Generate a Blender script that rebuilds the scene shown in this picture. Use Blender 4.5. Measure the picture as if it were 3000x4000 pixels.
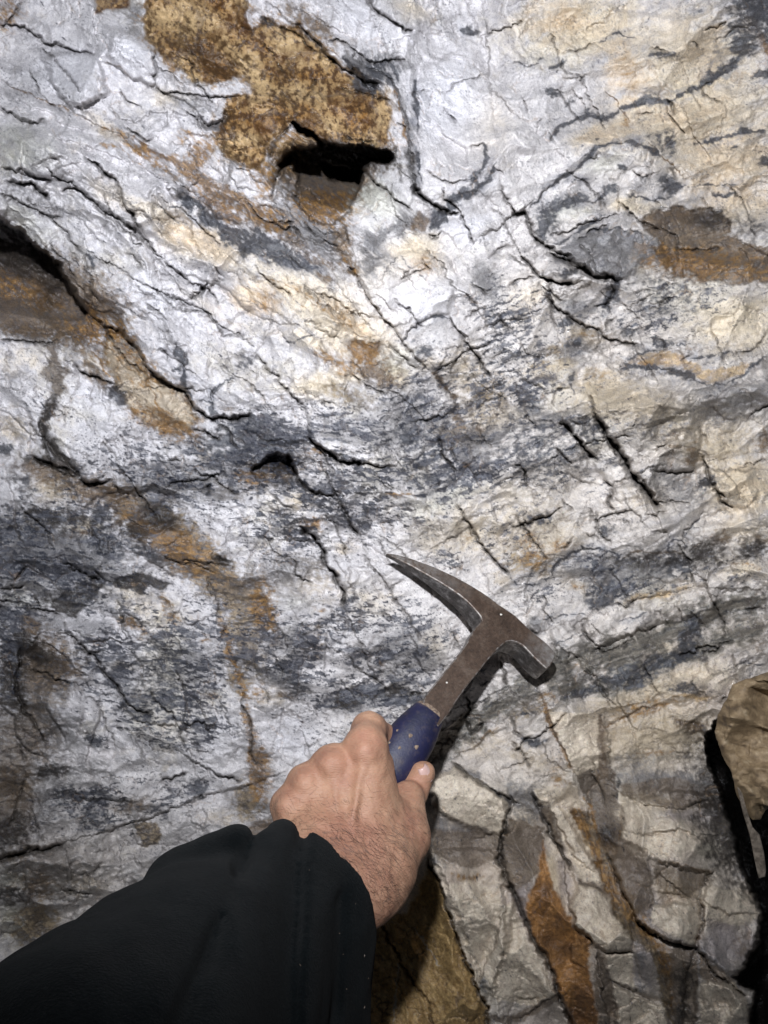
import bpy, bmesh, math
import numpy as np
from mathutils import Vector, Matrix
from mathutils.geometry import tessellate_polygon

for o in list(bpy.data.objects):
    bpy.data.objects.remove(o)
scn = bpy.context.scene
col = scn.collection
R = math.radians

# ---------------------------------------------------------------- camera
F = 3080.0            # focal length in photo pixels (3000 x 4000 picture)
DW = 0.70             # distance of the rock face
S = DW / F            # metres per pixel on the face
CAMZ = 1.45
cd = bpy.data.cameras.new("camera")
cam = bpy.data.objects.new("camera", cd)
col.objects.link(cam)
cam.location = (0, 0, CAMZ)
cam.rotation_euler = (R(90), 0, 0)
cd.sensor_fit = 'VERTICAL'
cd.angle = 2 * math.atan(2000 / F)
cd.clip_start = 0.02
cd.clip_end = 50
scn.camera = cam

# ---------------------------------------------------------------- world + head torch
w = bpy.data.worlds.new("World")
scn.world = w
w.use_nodes = True
bg = w.node_tree.nodes['Background']
bg.inputs[0].default_value = (0.75, 0.85, 1.0, 1)
bg.inputs[1].default_value = 0.035

def P(px, py, d):
    """world point seen at photo pixel px,py at depth d (metres)"""
    return Vector(((px - 1500) / F * d, d, CAMZ + (2000 - py) / F * d))

ld = bpy.data.lights.new("head_torch", 'SPOT')
lamp = bpy.data.objects.new("head_torch", ld)
col.objects.link(lamp)
lamp.location = (-0.03, -0.02, CAMZ + 0.18)
tgt = P(1780, 1000, DW)
lamp.rotation_euler = (tgt - lamp.location).to_track_quat('-Z', 'Y').to_euler()
ld.energy = 37
ld.color = (0.905, 0.935, 1.0)
ld.spot_size = R(126)
ld.spot_blend = 1.0
ld.shadow_soft_size = 0.012

scn.view_settings.view_transform = 'Standard'
scn.view_settings.look = 'None'
scn.view_settings.exposure = 0
scn.view_settings.gamma = 1

# ---------------------------------------------------------------- numpy noise
def _h(ix, iy, seed):
    h = (ix.astype(np.int64) * 374761393 + iy.astype(np.int64) * 668265263 + seed * 974634777) & 0xffffffff
    h = ((h ^ (h >> 13)) * 1274126177) & 0xffffffff
    h = h ^ (h >> 16)
    return h
def _r(ix, iy, seed):
    return (_h(ix, iy, seed) & 0xffff).astype(np.float32) / 65535.0
def pn(x, y, seed=0):
    ix = np.floor(x); iy = np.floor(y)
    fx = (x - ix).astype(np.float32); fy = (y - iy).astype(np.float32)
    ix = ix.astype(np.int64); iy = iy.astype(np.int64)
    def g(a, b):
        t = _r(ix + a, iy + b, seed) * 6.2831853
        return np.cos(t) * (fx - a) + np.sin(t) * (fy - b)
    u = fx * fx * fx * (fx * (fx * 6 - 15) + 10); v = fy * fy * fy * (fy * (fy * 6 - 15) + 10)
    a = g(0, 0); b = g(1, 0); c = g(0, 1); d = g(1, 1)
    return 1.5 * ((a + (b - a) * u) * (1 - v) + (c + (d - c) * u) * v)
def fbm(x, y, seed=0, n=4, gain=0.5):
    s = 0; a = 1.0; t = 0
    for i in range(n):
        s = s + a * pn(x, y, seed + i * 17); t += a
        x = x * 2.03 + 5.3; y = y * 2.03 + 1.7; a *= gain
    return s / t
def ridged(x, y, seed=0, n=3):
    s = 0; a = 1.0; t = 0
    for i in range(n):
        s = s + a * (1 - np.abs(pn(x, y, seed + i * 31)) * 2); t += a
        x = x * 2.1 + 3.1; y = y * 2.1 + 7.7; a *= 0.5
    return s / t
def facets(x, y, cell, tilt, seed, bulge=0.35, lift=0.25):
    """continuous faceted relief (upper envelope of tilted planes); returns px units"""
    X = x / cell; Y = y / cell
    ix = np.floor(X).astype(np.int64); iy = np.floor(Y).astype(np.int64)
    best = np.full(X.shape, -1e9, np.float32)
    for a in (-1, 0, 1):
        for b in (-1, 0, 1):
            jx = ix + a; jy = iy + b
            cx = jx + 0.1 + 0.8 * _r(jx, jy, seed); cy = jy + 0.1 + 0.8 * _r(jx, jy, seed + 1)
            gx = (_r(jx, jy, seed + 2) - 0.5) * 2 * tilt; gy = (_r(jx, jy, seed + 3) - 0.5) * 2 * tilt
            bb = (_r(jx, jy, seed + 4) - 0.5) * lift
            dx = X - cx; dy = Y - cy
            v = bb + gx * dx + gy * dy - bulge * (dx * dx + dy * dy)
            best = np.maximum(best, v.astype(np.float32))
    return best * cell
def cells(x, y, seed, soft=.06):
    """per-cell random level with sharp steps between cells; also distance to the cell edge"""
    ix = np.floor(x).astype(np.int64); iy = np.floor(y).astype(np.int64)
    d1 = np.full(x.shape, 9., np.float32); d2 = d1.copy(); v1 = np.zeros(x.shape, np.float32); v2 = v1.copy()
    for a in (-1, 0, 1):
        for b in (-1, 0, 1):
            jx = ix + a; jy = iy + b
            d = np.hypot(x - jx - _r(jx, jy, seed), y - jy - _r(jx, jy, seed + 1)).astype(np.float32)
            v = _r(jx, jy, seed + 2) - .5
            n = d < d1; m = (d < d2) & ~n
            d2 = np.where(n, d1, np.where(m, d, d2)); v2 = np.where(n, v1, np.where(m, v, v2))
            d1 = np.where(n, d, d1); v1 = np.where(n, v, v1)
    e = d2 - d1
    w_ = .5 + .5 * sstep(0, soft, e)
    return v1 * w_ + v2 * (1 - w_), e
def rot(x, y, deg, sx, sy):
    a = math.radians(deg); c, s_ = math.cos(a), math.sin(a)
    return (x * c + y * s_) / sx, (-x * s_ + y * c) / sy
def sstep(a, b, x):
    t = np.clip((x - a) / (b - a), 0, 1)
    return t * t * (3 - 2 * t)

# ---------------------------------------------------------------- objects and materials helpers
def newmesh(name, verts, faces, mat=None, parent=None, smooth=False):
    me = bpy.data.meshes.new(name)
    verts = np.asarray(verts, np.float32)
    if isinstance(faces, np.ndarray):
        n, k = faces.shape
        me.vertices.add(len(verts)); me.vertices.foreach_set('co', verts.ravel())
        me.loops.add(n * k); me.loops.foreach_set('vertex_index', faces.astype(np.int32).ravel())
        me.polygons.add(n); me.polygons.foreach_set('loop_start', np.arange(0, n * k, k, dtype=np.int32))
        try:
            me.polygons.foreach_set('loop_total', np.full(n, k, np.int32))
        except Exception:
            pass
        me.update(calc_edges=True)
    else:
        me.from_pydata([tuple(v) for v in verts], [], faces)
        me.update()
    if mat:
        me.materials.append(mat)
    me.polygons.foreach_set('use_smooth', np.full(len(me.polygons), smooth, bool))
    o = bpy.data.objects.new(name, me)
    col.objects.link(o)
    if parent:
        o.parent = parent
    return o
def tag(o, label=None, cat=None, kind=None, group=None):
    if label: o['label'] = label
    if cat: o['category'] = cat
    if kind: o['kind'] = kind
    if group: o['group'] = group
def vcol(o, name, rgb):
    a = o.data.color_attributes.new(name, 'FLOAT_COLOR', 'POINT')
    c = np.ones((len(rgb), 4), np.float32); c[:, :3] = rgb
    a.data.foreach_set('color', c.ravel())

class Mat:
    def __init__(s, name):
        s.m = bpy.data.materials.new(name); s.m.use_nodes = True
        s.nt = s.m.node_tree; s.b = s.nt.nodes['Principled BSDF']
    def n(s, t, **kw):
        nd = s.nt.nodes.new(t)
        for k, v in kw.items():
            if hasattr(nd, k): setattr(nd, k, v)
            else: nd.inputs[k.replace('_', ' ')].default_value = v
        return nd
    def l(s, a, b): s.nt.links.new(a, b)
    def noise(s, scale, detail=6, rough=0.6, vec=None):
        nd = s.n('ShaderNodeTexNoise'); nd.inputs['Scale'].default_value = scale
        nd.inputs['Detail'].default_value = detail; nd.inputs['Roughness'].default_value = rough
        if vec is None:
            vec = s.tc()
        s.l(vec, nd.inputs['Vector'])
        return nd.outputs['Fac']
    def tc(s):
        if not hasattr(s, '_tc'): s._tc = s.n('ShaderNodeTexCoord').outputs['Object']
        return s._tc
    def ramp(s, fac, stops):
        r = s.n('ShaderNodeValToRGB')
        e = r.color_ramp.elements
        while len(e) < len(stops): e.new(0.5)
        for i, (p, c) in enumerate(stops):
            e[i].position = p; e[i].color = (*c, 1) if len(c) == 3 else c
        s.l(fac, r.inputs[0]); return r.outputs[0]
    def mix(s, fac, a, b, mode='MIX'):
        m = s.n('ShaderNodeMix', data_type='RGBA', blend_type=mode)
        for sock, v in ((m.inputs[0], fac), (m.inputs[6], a), (m.inputs[7], b)):
            if hasattr(v, 'is_linked'): s.l(v, sock)
            elif isinstance(v, (int, float)): sock.default_value = v
            else: sock.default_value = (*v, 1)
        return m.outputs[2]
    def bump(s, h, dist, strength=1.0, prev=None):
        b = s.n('ShaderNodeBump'); b.inputs['Distance'].default_value = dist
        b.inputs['Strength'].default_value = strength
        s.l(h, b.inputs['Height'])
        if prev is not None: s.l(prev, b.inputs['Normal'])
        return b.outputs[0]
# ================================================================ survey of the rock face
# Points are read per survey square (column,row of a 3 x 4 grid, 1000 px each, 1659 units a side).
def T(c, r, pts):
    return [(c * 1000 + a / 1.659, r * 1000 + b / 1.659) for a, b in pts]

CR = []   # cracks: (width, depth, step, dirt, decay, points); step>0 raises the upper / right side
def cr(c, r, wd, dp, st, pts, dirt=0.8, decay=110):
    CR.append((wd, dp, st, dirt, decay, T(c, r, pts)))
VN = []   # veins: (kind, width, strength, points)
def vn(c, r, kind, wd, pts, s=1.0):
    VN.append((kind, wd, s, T(c, r, pts)))
BL = []   # soft patches: (kind, cx, cy, rx, ry, angle, strength)
def bl(c, r, kind, x, y, rx, ry, ang=0, s=1.0):
    BL.append((kind, c * 1000 + x / 1.659, r * 1000 + y / 1.659, rx / 1.659, ry / 1.659, ang, s))
PG = []   # sharper patches: (kind, soft, strength, height, polygon)
def pg(kind, poly, s=1.0, soft=10, h=0):
    PG.append((kind, soft, s, h, poly))
PT = []   # pits: (depth, soft, polygon, deep point, shallow point)
DM = []   # swellings: (height, cx, cy, rx, ry, angle, power)
def dm(c, r, h, x, y, rx, ry, ang=0, p=2):
    DM.append((h, c * 1000 + x / 1.659, r * 1000 + y / 1.659, rx / 1.659, ry / 1.659, ang, p))

# ---- square 0,0
cr(0,0,9,25,55,[(0,165),(100,160),(180,185),(240,240),(300,275),(370,290),(440,320),(540,335),(610,355)])
cr(0,0,5,14,-15,[(600,0),(610,120),(625,290),(610,355)],.5)
cr(0,0,6,14,26,[(0,500),(60,560),(160,590),(260,640),(380,685),(450,700),(560,770),(650,815),(720,860),(860,915)],.6)
cr(0,0,12,30,60,[(0,700),(90,760),(200,800),(300,780)])
cr(0,0,12,30,70,[(0,1095),(100,1105),(230,1140),(330,1160)])
cr(0,0,14,40,70,[(40,1170),(150,1200),(200,1185),(250,1240),(330,1290)])
cr(0,0,8,20,25,[(0,1250),(100,1300),(220,1360),(330,1400),(410,1410)])
cr(0,0,12,45,25,[(400,1240),(480,1220),(560,1270),(640,1330),(700,1380),(780,1440),(870,1480),(930,1560),(1010,1640),(1040,1659)])
cr(0,0,12,45,45,[(560,1030),(620,1050),(660,1110),(740,1170),(780,1260),(820,1330),(870,1400),(890,1480)])
cr(0,0,9,25,20,[(310,1400),(380,1460),(450,1540),(540,1640)])
cr(0,0,7,24,30,[(1000,560),(1070,600),(1180,600),(1290,620),(1450,640),(1520,640)])
cr(0,0,8,24,25,[(660,400),(760,430),(850,490),(960,560),(1010,570),(1090,610),(1180,650),(1280,720),(1320,760)],.6)
cr(0,0,10,30,30,[(800,830),(880,870),(960,920),(1000,910)])
cr(0,0,18,50,0,[(1300,760),(1340,830),(1400,820),(1450,790),(1480,720)])
cr(0,0,10,24,14,[(1000,350),(1010,430),(1000,500),(990,560)])
cr(0,0,6,18,24,[(300,870),(420,900),(560,950),(700,990),(800,1050),(900,1120)],.4)
cr(0,0,6,18,24,[(0,590),(120,640),(200,700),(290,720),(380,790),(480,830),(600,870)],.4)
cr(0,0,7,20,28,[(700,700),(780,760),(880,800),(980,740),(1080,740),(1080,800),(1000,870)],.5)
cr(0,0,6,14,20,[(1080,720),(1180,740),(1310,770)],.4)
cr(0,0,6,14,20,[(380,1080),(500,1060),(620,1050)],.5)
cr(0,0,6,18,20,[(640,820),(620,780),(570,730),(480,690)],.4)
cr(0,0,5,12,20,[(1180,580),(1200,540),(1260,520)],.7)
cr(0,0,5,12,-20,[(720,180),(740,280),(720,380)],.3)
cr(0,0,9,20,-30,[(140,0),(90,90),(20,165)],.7)
cr(0,0,6,20,26,[(420,1370),(540,1430),(640,1560),(720,1659)],.3)
cr(0,0,6,16,26,[(860,1350),(960,1400),(1080,1420),(1200,1370)],.3)
cr(0,0,5,16,20,[(1440,1060),(1470,1120),(1420,1180),(1360,1160)],.5)
cr(0,0,5,16,20,[(1500,1050),(1480,1150),(1560,1210),(1659,1240)],.6)
dm(0,0,70,130,690,190,90,20,3)
dm(0,0,60,160,980,230,130,10,3)
dm(0,0,45,400,120,260,170,20,3)
dm(0,0,45,860,330,170,170,0,3)
dm(0,0,50,980,1230,250,150,25,3)
dm(0,0,35,980,800,130,90,0,3)
dm(0,0,35,1190,880,110,110,0,3)
dm(0,0,30,1390,1080,80,110,-20,3)
vn(0,0,'blue',44,[(1150,1250),(1220,1300),(1300,1370),(1400,1440),(1480,1520),(1580,1590),(1680,1640)],1.0)
vn(0,0,'blue',14,[(1090,1350),(1180,1330),(1250,1330)],.8)
vn(0,0,'blue',14,[(560,1620),(620,1659)],.9)
vn(0,0,'rust',16,[(650,930),(760,960),(850,1020),(960,1100)],.5)
vn(0,0,'rust',26,[(860,880),(960,960),(1060,1000),(1150,1060),(1230,1100),(1320,1170),(1450,1220),(1560,1280),(1659,1330)],.85)
vn(0,0,'rust',10,[(60,560),(200,610),(380,690),(600,790)],.6)
vn(0,0,'rust',10,[(680,400),(780,430),(860,500)],.6)
vn(0,0,'schist',22,[(980,1060),(1080,1120),(1180,1180),(1270,1250),(1400,1330),(1520,1400)],.6)
bl(0,0,'rust',1290,1010,60,110,40,.8); bl(0,0,'rust',1400,1340,200,60,38,.75); bl(0,0,'brown',1480,1400,160,50,35,.6)
bl(0,0,'rust',1190,880,60,40,0,.45); bl(0,0,'cream',700,830,150,50,30,.4); bl(0,0,'cream',950,1350,200,50,20,.5)
bl(0,0,'cream',1250,1550,300,110,25,.7); bl(0,0,'cream',700,1250,150,60,40,.4); bl(0,0,'green',120,950,200,140,10,.5)
bl(0,0,'rust',30,70,100,110,0,.6); bl(0,0,'cream',1100,640,120,60,10,.4); bl(0,0,'schist',900,950,170,40,30,.5)
bl(0,0,'schist',1200,660,160,40,20,.5); bl(0,0,'schist',250,1300,350,70,25,.4); bl(0,0,'green',200,1450,200,90,35,.4)
bl(0,0,'grey',150,480,180,60,15,.6); bl(0,0,'schist',880,100,50,120,0,.6); bl(0,0,'schist',870,80,140,40,0,.4)
pg('rustrock',T(0,0,[(600,-50),(840,-50),(830,50),(700,70),(620,95)]),1,8,-10)
R1 = (T(0,0,[(950,60),(930,130),(935,230),(1000,300),(1020,350),(1090,390),(1180,460),(1260,520),(1400,540),(1520,490),(1600,500),(1640,600),(1500,640),(1470,700),(1460,780),(1400,860),(1420,960),(1500,1030),(1600,1080),(1659,1090)])
  + T(1,0,[(50,1060),(80,960),(110,900),(200,830),(240,790),(350,850),(400,890),(470,930),(600,950),(700,955),(800,975),(850,930),(850,860),(880,740),(840,640),(790,580),(700,590),(640,500),(540,450),(480,370),(380,280),(300,220),(270,165),(200,180),(80,130),(0,170)])
  + T(0,0,[(1640,190),(1600,130),(1590,-60),(950,-60)]))
pg('rustrock',R1,1,9,-22)
# ---- square 1,0
cr(1,0,13,40,60,[(690,-20),(780,60),(850,110),(920,160),(980,210),(1020,190)],.9)
cr(1,0,6,10,10,[(1020,190),(1110,225),(1200,215),(1290,205)],.4)
cr(1,0,7,22,22,[(1500,130),(1500,300),(1510,480),(1520,580),(1580,640),(1659,730)],.6)
cr(1,0,15,45,40,[(270,170),(380,270),(440,330),(500,390),(560,440),(640,480),(700,530),(780,560)],1)
cr(1,0,8,26,30,[(480,260),(540,265),(620,310),(700,370),(770,400),(850,400),(880,380),(970,375)])
cr(1,0,6,20,0,[(620,320),(660,390),(740,440),(830,470),(880,520),(920,600),(960,740),(990,850),(1000,960)],.7)
cr(1,0,10,30,20,[(1000,960),(1010,1100),(1040,1230),(1100,1320)],.7)
cr(1,0,14,60,0,[(1020,1220),(1110,1310),(1200,1370),(1300,1378)],1)
cr(1,0,6,20,20,[(1110,1110),(1200,1160),(1280,1190),(1390,1160)],.7)
cr(1,0,10,30,50,[(690,1080),(760,1170),(850,1240),(950,1310),(1010,1370)],.7)
cr(1,0,8,26,20,[(1590,1200),(1610,1290),(1659,1330)],.8)
cr(1,0,8,20,20,[(1510,1659),(1600,1600),(1659,1590)],.7)
cr(1,0,9,40,-20,[(100,1280),(130,1180),(150,1090),(240,1020)],.9)
cr(1,0,9,30,-20,[(255,1290),(265,1180),(285,1110)],.8)
cr(1,0,9,30,-20,[(90,1010),(110,930),(180,850),(240,810)],.9)
cr(1,0,6,20,20,[(540,1400),(570,1490),(600,1560),(630,1650)],.6)
cr(1,0,5,14,14,[(1060,760),(1160,800),(1260,900),(1350,960),(1380,1080),(1400,1160)],.35)
cr(1,0,5,14,14,[(1100,400),(1220,360),(1340,380),(1440,440)],.25)
cr(1,0,5,14,20,[(980,300),(950,360),(860,400)],.3)
cr(1,0,6,14,20,[(1300,1250),(1420,1230),(1540,1300),(1600,1400),(1659,1440)],.3)
cr(1,0,5,14,20,[(1180,1480),(1260,1540),(1330,1659)],.3)
cr(1,0,8,20,26,[(60,0),(150,80),(200,150),(270,165)],.6)
cr(1,0,5,12,20,[(340,60),(440,150),(540,210),(640,220)],.3)
for q in ([(340,600),(380,520),(350,560)],[(470,440),(500,400)],[(560,890),(680,910),(700,940),(770,920)],[(140,400),(180,470)],[(300,640),(350,590)],[(410,380),(430,340)]):
    cr(1,0,6,22,0,q,.9)
vn(1,0,'blue',22,[(1030,510),(1035,620),(1050,740),(1045,850)],1)
vn(1,0,'blue',18,[(1470,930),(1500,1020),(1460,1100),(1400,1150),(1440,1210),(1500,1170),(1560,1060)],.9)
vn(1,0,'blue',34,[(1440,1210),(1370,1240),(1290,1290),(1240,1360),(1180,1420),(1120,1500)],1)
vn(1,0,'blue',26,[(1290,200),(1370,200),(1450,212)],.9)
vn(1,0,'schist',60,[(660,1650),(760,1560),(880,1500),(1000,1440),(1110,1400)],.9)
vn(1,0,'schist',40,[(560,330),(640,400),(740,460),(860,510)],.9)
vn(1,0,'schist',34,[(860,510),(930,620),(970,740),(1000,900),(1020,1060),(1040,1200),(1080,1300)],.9)
vn(1,0,'rust',12,[(890,560),(930,680),(960,800),(980,930)],.8)
vn(1,0,'blue',16,[(1040,960),(1050,1080),(1080,1200)],.7)
vn(1,0,'rust',10,[(1400,400),(1450,440)],.5)
vn(1,0,'dark',24,[(570,350),(600,420),(700,500),(760,560),(820,600)],.9)
vn(1,0,'blue',30,[(0,100),(60,130),(120,160)],.8)
bl(1,0,'blue',720,540,80,60,20,.9); bl(1,0,'schist',900,410,120,60,20,.7)
bl(1,0,'brown',1060,1440,70,50,-30,.9); bl(1,0,'green',760,1280,200,130,35,.65); bl(1,0,'grey',850,1140,180,80,40,.7)
bl(1,0,'schist',300,1420,230,110,30,.75); bl(1,0,'schist',420,1540,170,100,30,.7); bl(1,0,'brown',560,1560,60,120,-10,.7)
bl(1,0,'blue',100,1600,220,60,30,.8); bl(1,0,'brown',200,1540,200,50,35,.6); bl(1,0,'rust',80,1400,150,60,30,.55)
bl(1,0,'cream',850,100,140,90,20,.35); bl(1,0,'cream',1000,60,120,70,20,.7); bl(1,0,'cream',1050,1600,140,80,-20,.9)
bl(1,0,'cream',1500,800,150,200,0,.3); bl(1,0,'schist',1180,130,200,40,-10,.3); bl(1,0,'grey',1480,1180,100,90,0,.4)
bl(1,0,'cream',840,660,20,200,0,.3); bl(1,0,'rustrock',300,1000,190,60,10,.8); bl(1,0,'rust',60,1180,60,100,0,.6)
bl(1,0,'brown',300,100,190,60,30,.45); bl(1,0,'brown',420,210,120,50,40,.5)
PK = T(1,0,[(235,800),(350,850),(400,890),(470,930),(640,945),(740,960),(860,985),(885,1020),(870,1050),(760,1045),(690,1080),(700,1160),(650,1240),(620,1320),(540,1400),(440,1420),(340,1360),(280,1240),(265,1120),(240,1050),(150,1085),(140,1060),(250,965),(320,970),(400,955),(370,900),(280,850)])
PT.append((780,9,PK,T(1,0,[(560,960)])[0],T(1,0,[(440,1330)])[0]))
PT.append((230,60,T(1,0,[(200,1000),(700,1060),(760,1200),(700,1400),(600,1560),(420,1480),(240,1350),(160,1180)]),T(1,0,[(480,1050)])[0],T(1,0,[(520,1560)])[0]))
bl(1,0,'brown',450,1200,210,130,0,1); bl(1,0,'rust',430,1360,120,70,10,1.0)
bl(1,0,'brown',430,1080,330,90,0,1.0)
bl(1,0,'soot_shade',600,1010,330,80,4,.9)  # shade under the crust overhang, painted black into the stone
dm(1,0,60,780,130,260,140,25,3)
dm(1,0,50,1250,700,230,300,0,3)
dm(1,0,50,1330,1450,260,130,0,3)
dm(1,0,30,1250,1270,120,70,0,3)
dm(1,0,40,600,780,320,150,25,3)
# ---- square 2,0
V='blue'
vn(2,0,V,10,[(0,400),(40,400),(80,425),(190,410)],.9); vn(2,0,V,16,[(140,385),(210,380)],.7); vn(2,0,V,16,[(250,440),(300,430),(365,385)],1)
vn(2,0,V,9,[(560,270),(640,225),(700,215),(750,250),(800,240)],.8); vn(2,0,V,9,[(810,205),(860,180)],.8); vn(2,0,V,9,[(865,150),(900,115)],.8)
vn(2,0,V,18,[(240,905),(290,850),(350,800),(450,765),(500,735),(570,765),(660,735),(740,690),(840,650),(900,660),(1000,655),(1100,620),(1170,580),(1270,540),(1360,490),(1430,455)],1.0)
vn(2,0,V,20,[(740,700),(830,670),(900,640),(980,660)],.8); vn(2,0,V,30,[(1200,560),(1300,500),(1440,400),(1530,300),(1510,230)],.75)
vn(2,0,V,15,[(110,1350),(180,1290),(250,1200),(330,1150),(420,1100),(480,1030),(560,950),(650,925),(780,910),(870,950),(960,1000)],1.0)
vn(2,0,V,22,[(760,915),(870,950),(960,1000)],.7)
vn(2,0,V,20,[(1190,940),(1300,905),(1420,885),(1520,845),(1659,855)],1.0); vn(2,0,V,22,[(1400,970),(1480,950)],.7); vn(2,0,V,12,[(880,885),(915,860)],.9)
cr(2,0,4,8,8,[(600,590),(660,650),(730,730),(790,790)],.6); cr(2,0,4,8,8,[(880,910),(960,990),(1050,1070),(1120,1150)],.6)
vn(2,0,'rust',6,[(600,590),(660,650),(730,730),(790,790)],.9); vn(2,0,'rust',6,[(880,910),(960,990),(1050,1070),(1120,1150)],.9)
vn(2,0,V,14,[(230,1350),(330,1310),(400,1290),(540,1310),(600,1260),(640,1250)],.8); vn(2,0,V,14,[(740,1265),(830,1270),(900,1295),(990,1290),(1030,1270)],.9)
vn(2,0,V,8,[(1000,1190),(1110,1200),(1300,1190),(1520,1190)],.7); vn(2,0,V,16,[(1300,1270),(1370,1270),(1450,1250)],.8); vn(2,0,V,12,[(370,1180),(440,1170),(510,1165)],.8)
cr(2,0,6,20,22,[(0,730),(60,780),(100,800)],.5); cr(2,0,5,16,0,[(150,820),(180,780),(212,745)],.8)
cr(2,0,15,55,40,[(0,1340),(20,1390),(80,1370),(100,1430),(130,1500),(150,1570),(200,1600),(280,1620),(380,1659)],.9)
cr(2,0,6,24,24,[(690,1310),(770,1380),(850,1430),(960,1490)],.8); cr(2,0,6,16,20,[(770,1390),(800,1440),(850,1480)],.5)
vn(2,0,V,15,[(250,1590),(340,1550),(440,1500),(520,1440),(590,1380)],.9); vn(2,0,V,16,[(510,1485),(620,1490),(740,1490),(850,1510)],.9)
cr(2,0,6,16,14,[(100,1350),(180,1290),(250,1200),(330,1150),(420,1105)],.5)
cr(2,0,5,12,12,[(100,800),(180,870),(260,930),(340,1020),(400,1090)],.25)
cr(2,0,5,12,12,[(770,0),(740,120),(760,230)],.3)
bl(2,0,V,220,1450,60,100,10,.75); bl(2,0,V,360,1310,120,40,-15,.7); bl(2,0,V,260,600,40,24,20,.9); bl(2,0,V,990,360,90,24,0,.7)
bl(2,0,V,500,735,40,22,0,.7); bl(2,0,V,900,640,60,40,0,.5); bl(2,0,V,1010,930,60,80,-10,.55); bl(2,0,V,1020,1190,60,50,30,.8)
bl(2,0,V,720,1090,26,20,0,.8); bl(2,0,V,860,1160,22,20,0,.6); bl(2,0,V,640,1220,50,30,0,.7); bl(2,0,V,380,660,50,20,-30,.4)
bl(2,0,V,1640,60,210,180,20,.75); bl(2,0,V,1500,290,70,70,-20,.8); bl(2,0,V,1640,480,80,26,-8,1); bl(2,0,'rust',1640,290,30,110,-25,1); bl(2,0,'rust',1530,170,70,50,40,.5)
bl(2,0,V,1640,1040,50,40,0,.7); bl(2,0,V,1440,170,30,50,0,.4); bl(2,0,V,1560,1460,60,30,-20,.4)
pg('schist',T(2,0,[(500,1500),(620,1500),(740,1500),(850,1510),(960,1560),(1100,1700),(260,1700),(330,1600),(420,1540)]),.9,20,-10)
pg('brown',T(2,0,[(850,1410),(920,1370),(1060,1340),(1180,1370),(1300,1340),(1420,1420),(1400,1520),(1560,1600),(1659,1640),(1750,1700),(1000,1700),(960,1560),(880,1500)]),.9,18,-25)
bl(2,0,'soot_shade',1290,1420,120,70,0,.7); bl(2,0,'rust',990,1600,30,20,0,.9); bl(2,0,'schist',1040,1400,140,50,0,.7); bl(2,0,'rust',1040,1690,200,60,0,.6)
bl(2,0,'cream',500,130,330,160,10,.75); bl(2,0,'rust',320,130,90,70,0,.28); bl(2,0,'cream',1150,380,420,300,0,.75); bl(2,0,'cream',1050,730,420,170,-12,.8)
bl(2,0,'rust',760,470,90,180,-20,.22); bl(2,0,'cream',560,870,150,80,-20,.75); bl(2,0,'rust',480,880,60,40,0,.25); bl(2,0,'cream',1400,1050,350,200,0,.7)
bl(2,0,'cream',800,1330,160,50,10,.8); bl(2,0,'rust',1250,1150,200,100,0,.16); bl(2,0,'green',600,1050,140,90,-20,.4); bl(2,0,'cream',1500,1350,200,120,0,.6)
bl(2,0,'schist',1550,1500,160,90,10,.5); bl(2,0,'green',400,1350,160,60,-20,.4); bl(2,0,'rust',760,800,60,50,0,.3); bl(2,0,'schist',1350,330,200,150,0,.3)
dm(2,0,26,700,1080,330,160,10,3); dm(2,0,26,300,150,330,200,0,3); dm(2,0,22,1100,450,400,300,0,3)
# ---- square 0,1
H1 = [(-400,780),(0,842)] + T(0,0,[(60,1450),(160,1510),(240,1590)]) + T(0,1,[(330,0),(400,100),(460,200),(530,300),(570,370),(500,420),(250,400),(0,430)]) + [(-400,1300)]
PT.append((640,8,H1,(100,960),(60,1230)))
PT.append((130,50,T(0,1,[(0,200),(560,380),(640,520),(400,560),(0,540),(-300,540),(-300,200)]),T(0,1,[(200,250)])[0],T(0,1,[(230,560)])[0]))
bl(0,1,'brown',200,250,420,160,10,1); bl(0,1,'brown',250,420,330,90,10,.75); bl(0,1,'brown',120,60,330,110,20,1); bl(0,1,'soot_shade',60,-40,300,110,20,.6)  # brown stone of the hollow, plus painted shade below its overhang
bl(0,1,'rust',300,290,110,60,20,.5); bl(0,1,'rust',120,200,260,90,12,.5)
cr(0,1,11,40,60,[(330,0),(400,100),(460,200),(530,300),(570,370)],.6,150)
cr(0,1,10,30,55,[(570,370),(640,430),(700,470),(790,480),(830,550),(850,570),(900,650),(950,720)],.8,140)
cr(0,1,16,70,60,[(950,715),(1000,780),(1060,820),(1150,850),(1200,890)],1,140)
cr(0,1,13,60,45,[(1200,890),(1250,970),(1320,1030),(1400,1055),(1500,1050),(1625,1035)],1)
cr(0,1,5,18,18,[(600,0),(660,40),(730,70),(800,90),(880,150),(950,190),(1050,230),(1150,280),(1250,320),(1350,370),(1420,440),(1500,490),(1580,550),(1640,580)],.7)
cr(0,1,8,24,22,[(1000,0),(1060,70),(1110,140),(1150,190),(1210,220),(1240,260)],.6); cr(0,1,9,24,24,[(1060,30),(1140,100),(1250,140),(1310,150),(1420,180),(1500,230),(1550,310),(1600,350),(1659,385)],.6)
cr(0,1,15,50,20,[(1230,270),(1290,240),(1310,190),(1345,160)],.8); cr(0,1,7,20,20,[(1310,190),(1310,300),(1340,380),(1400,385)],.6)
cr(0,1,6,20,22,[(380,50),(450,130),(520,200),(590,290),(640,340)],.5)
cr(0,1,7,20,20,[(540,0),(560,90),(600,160),(600,230),(640,300)],.7)
cr(0,1,9,36,30,[(480,710),(560,760),(650,800),(730,835)],.8)
cr(0,1,7,26,25,[(660,460),(720,530),(780,620),(850,690),(940,760)],.8)
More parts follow.
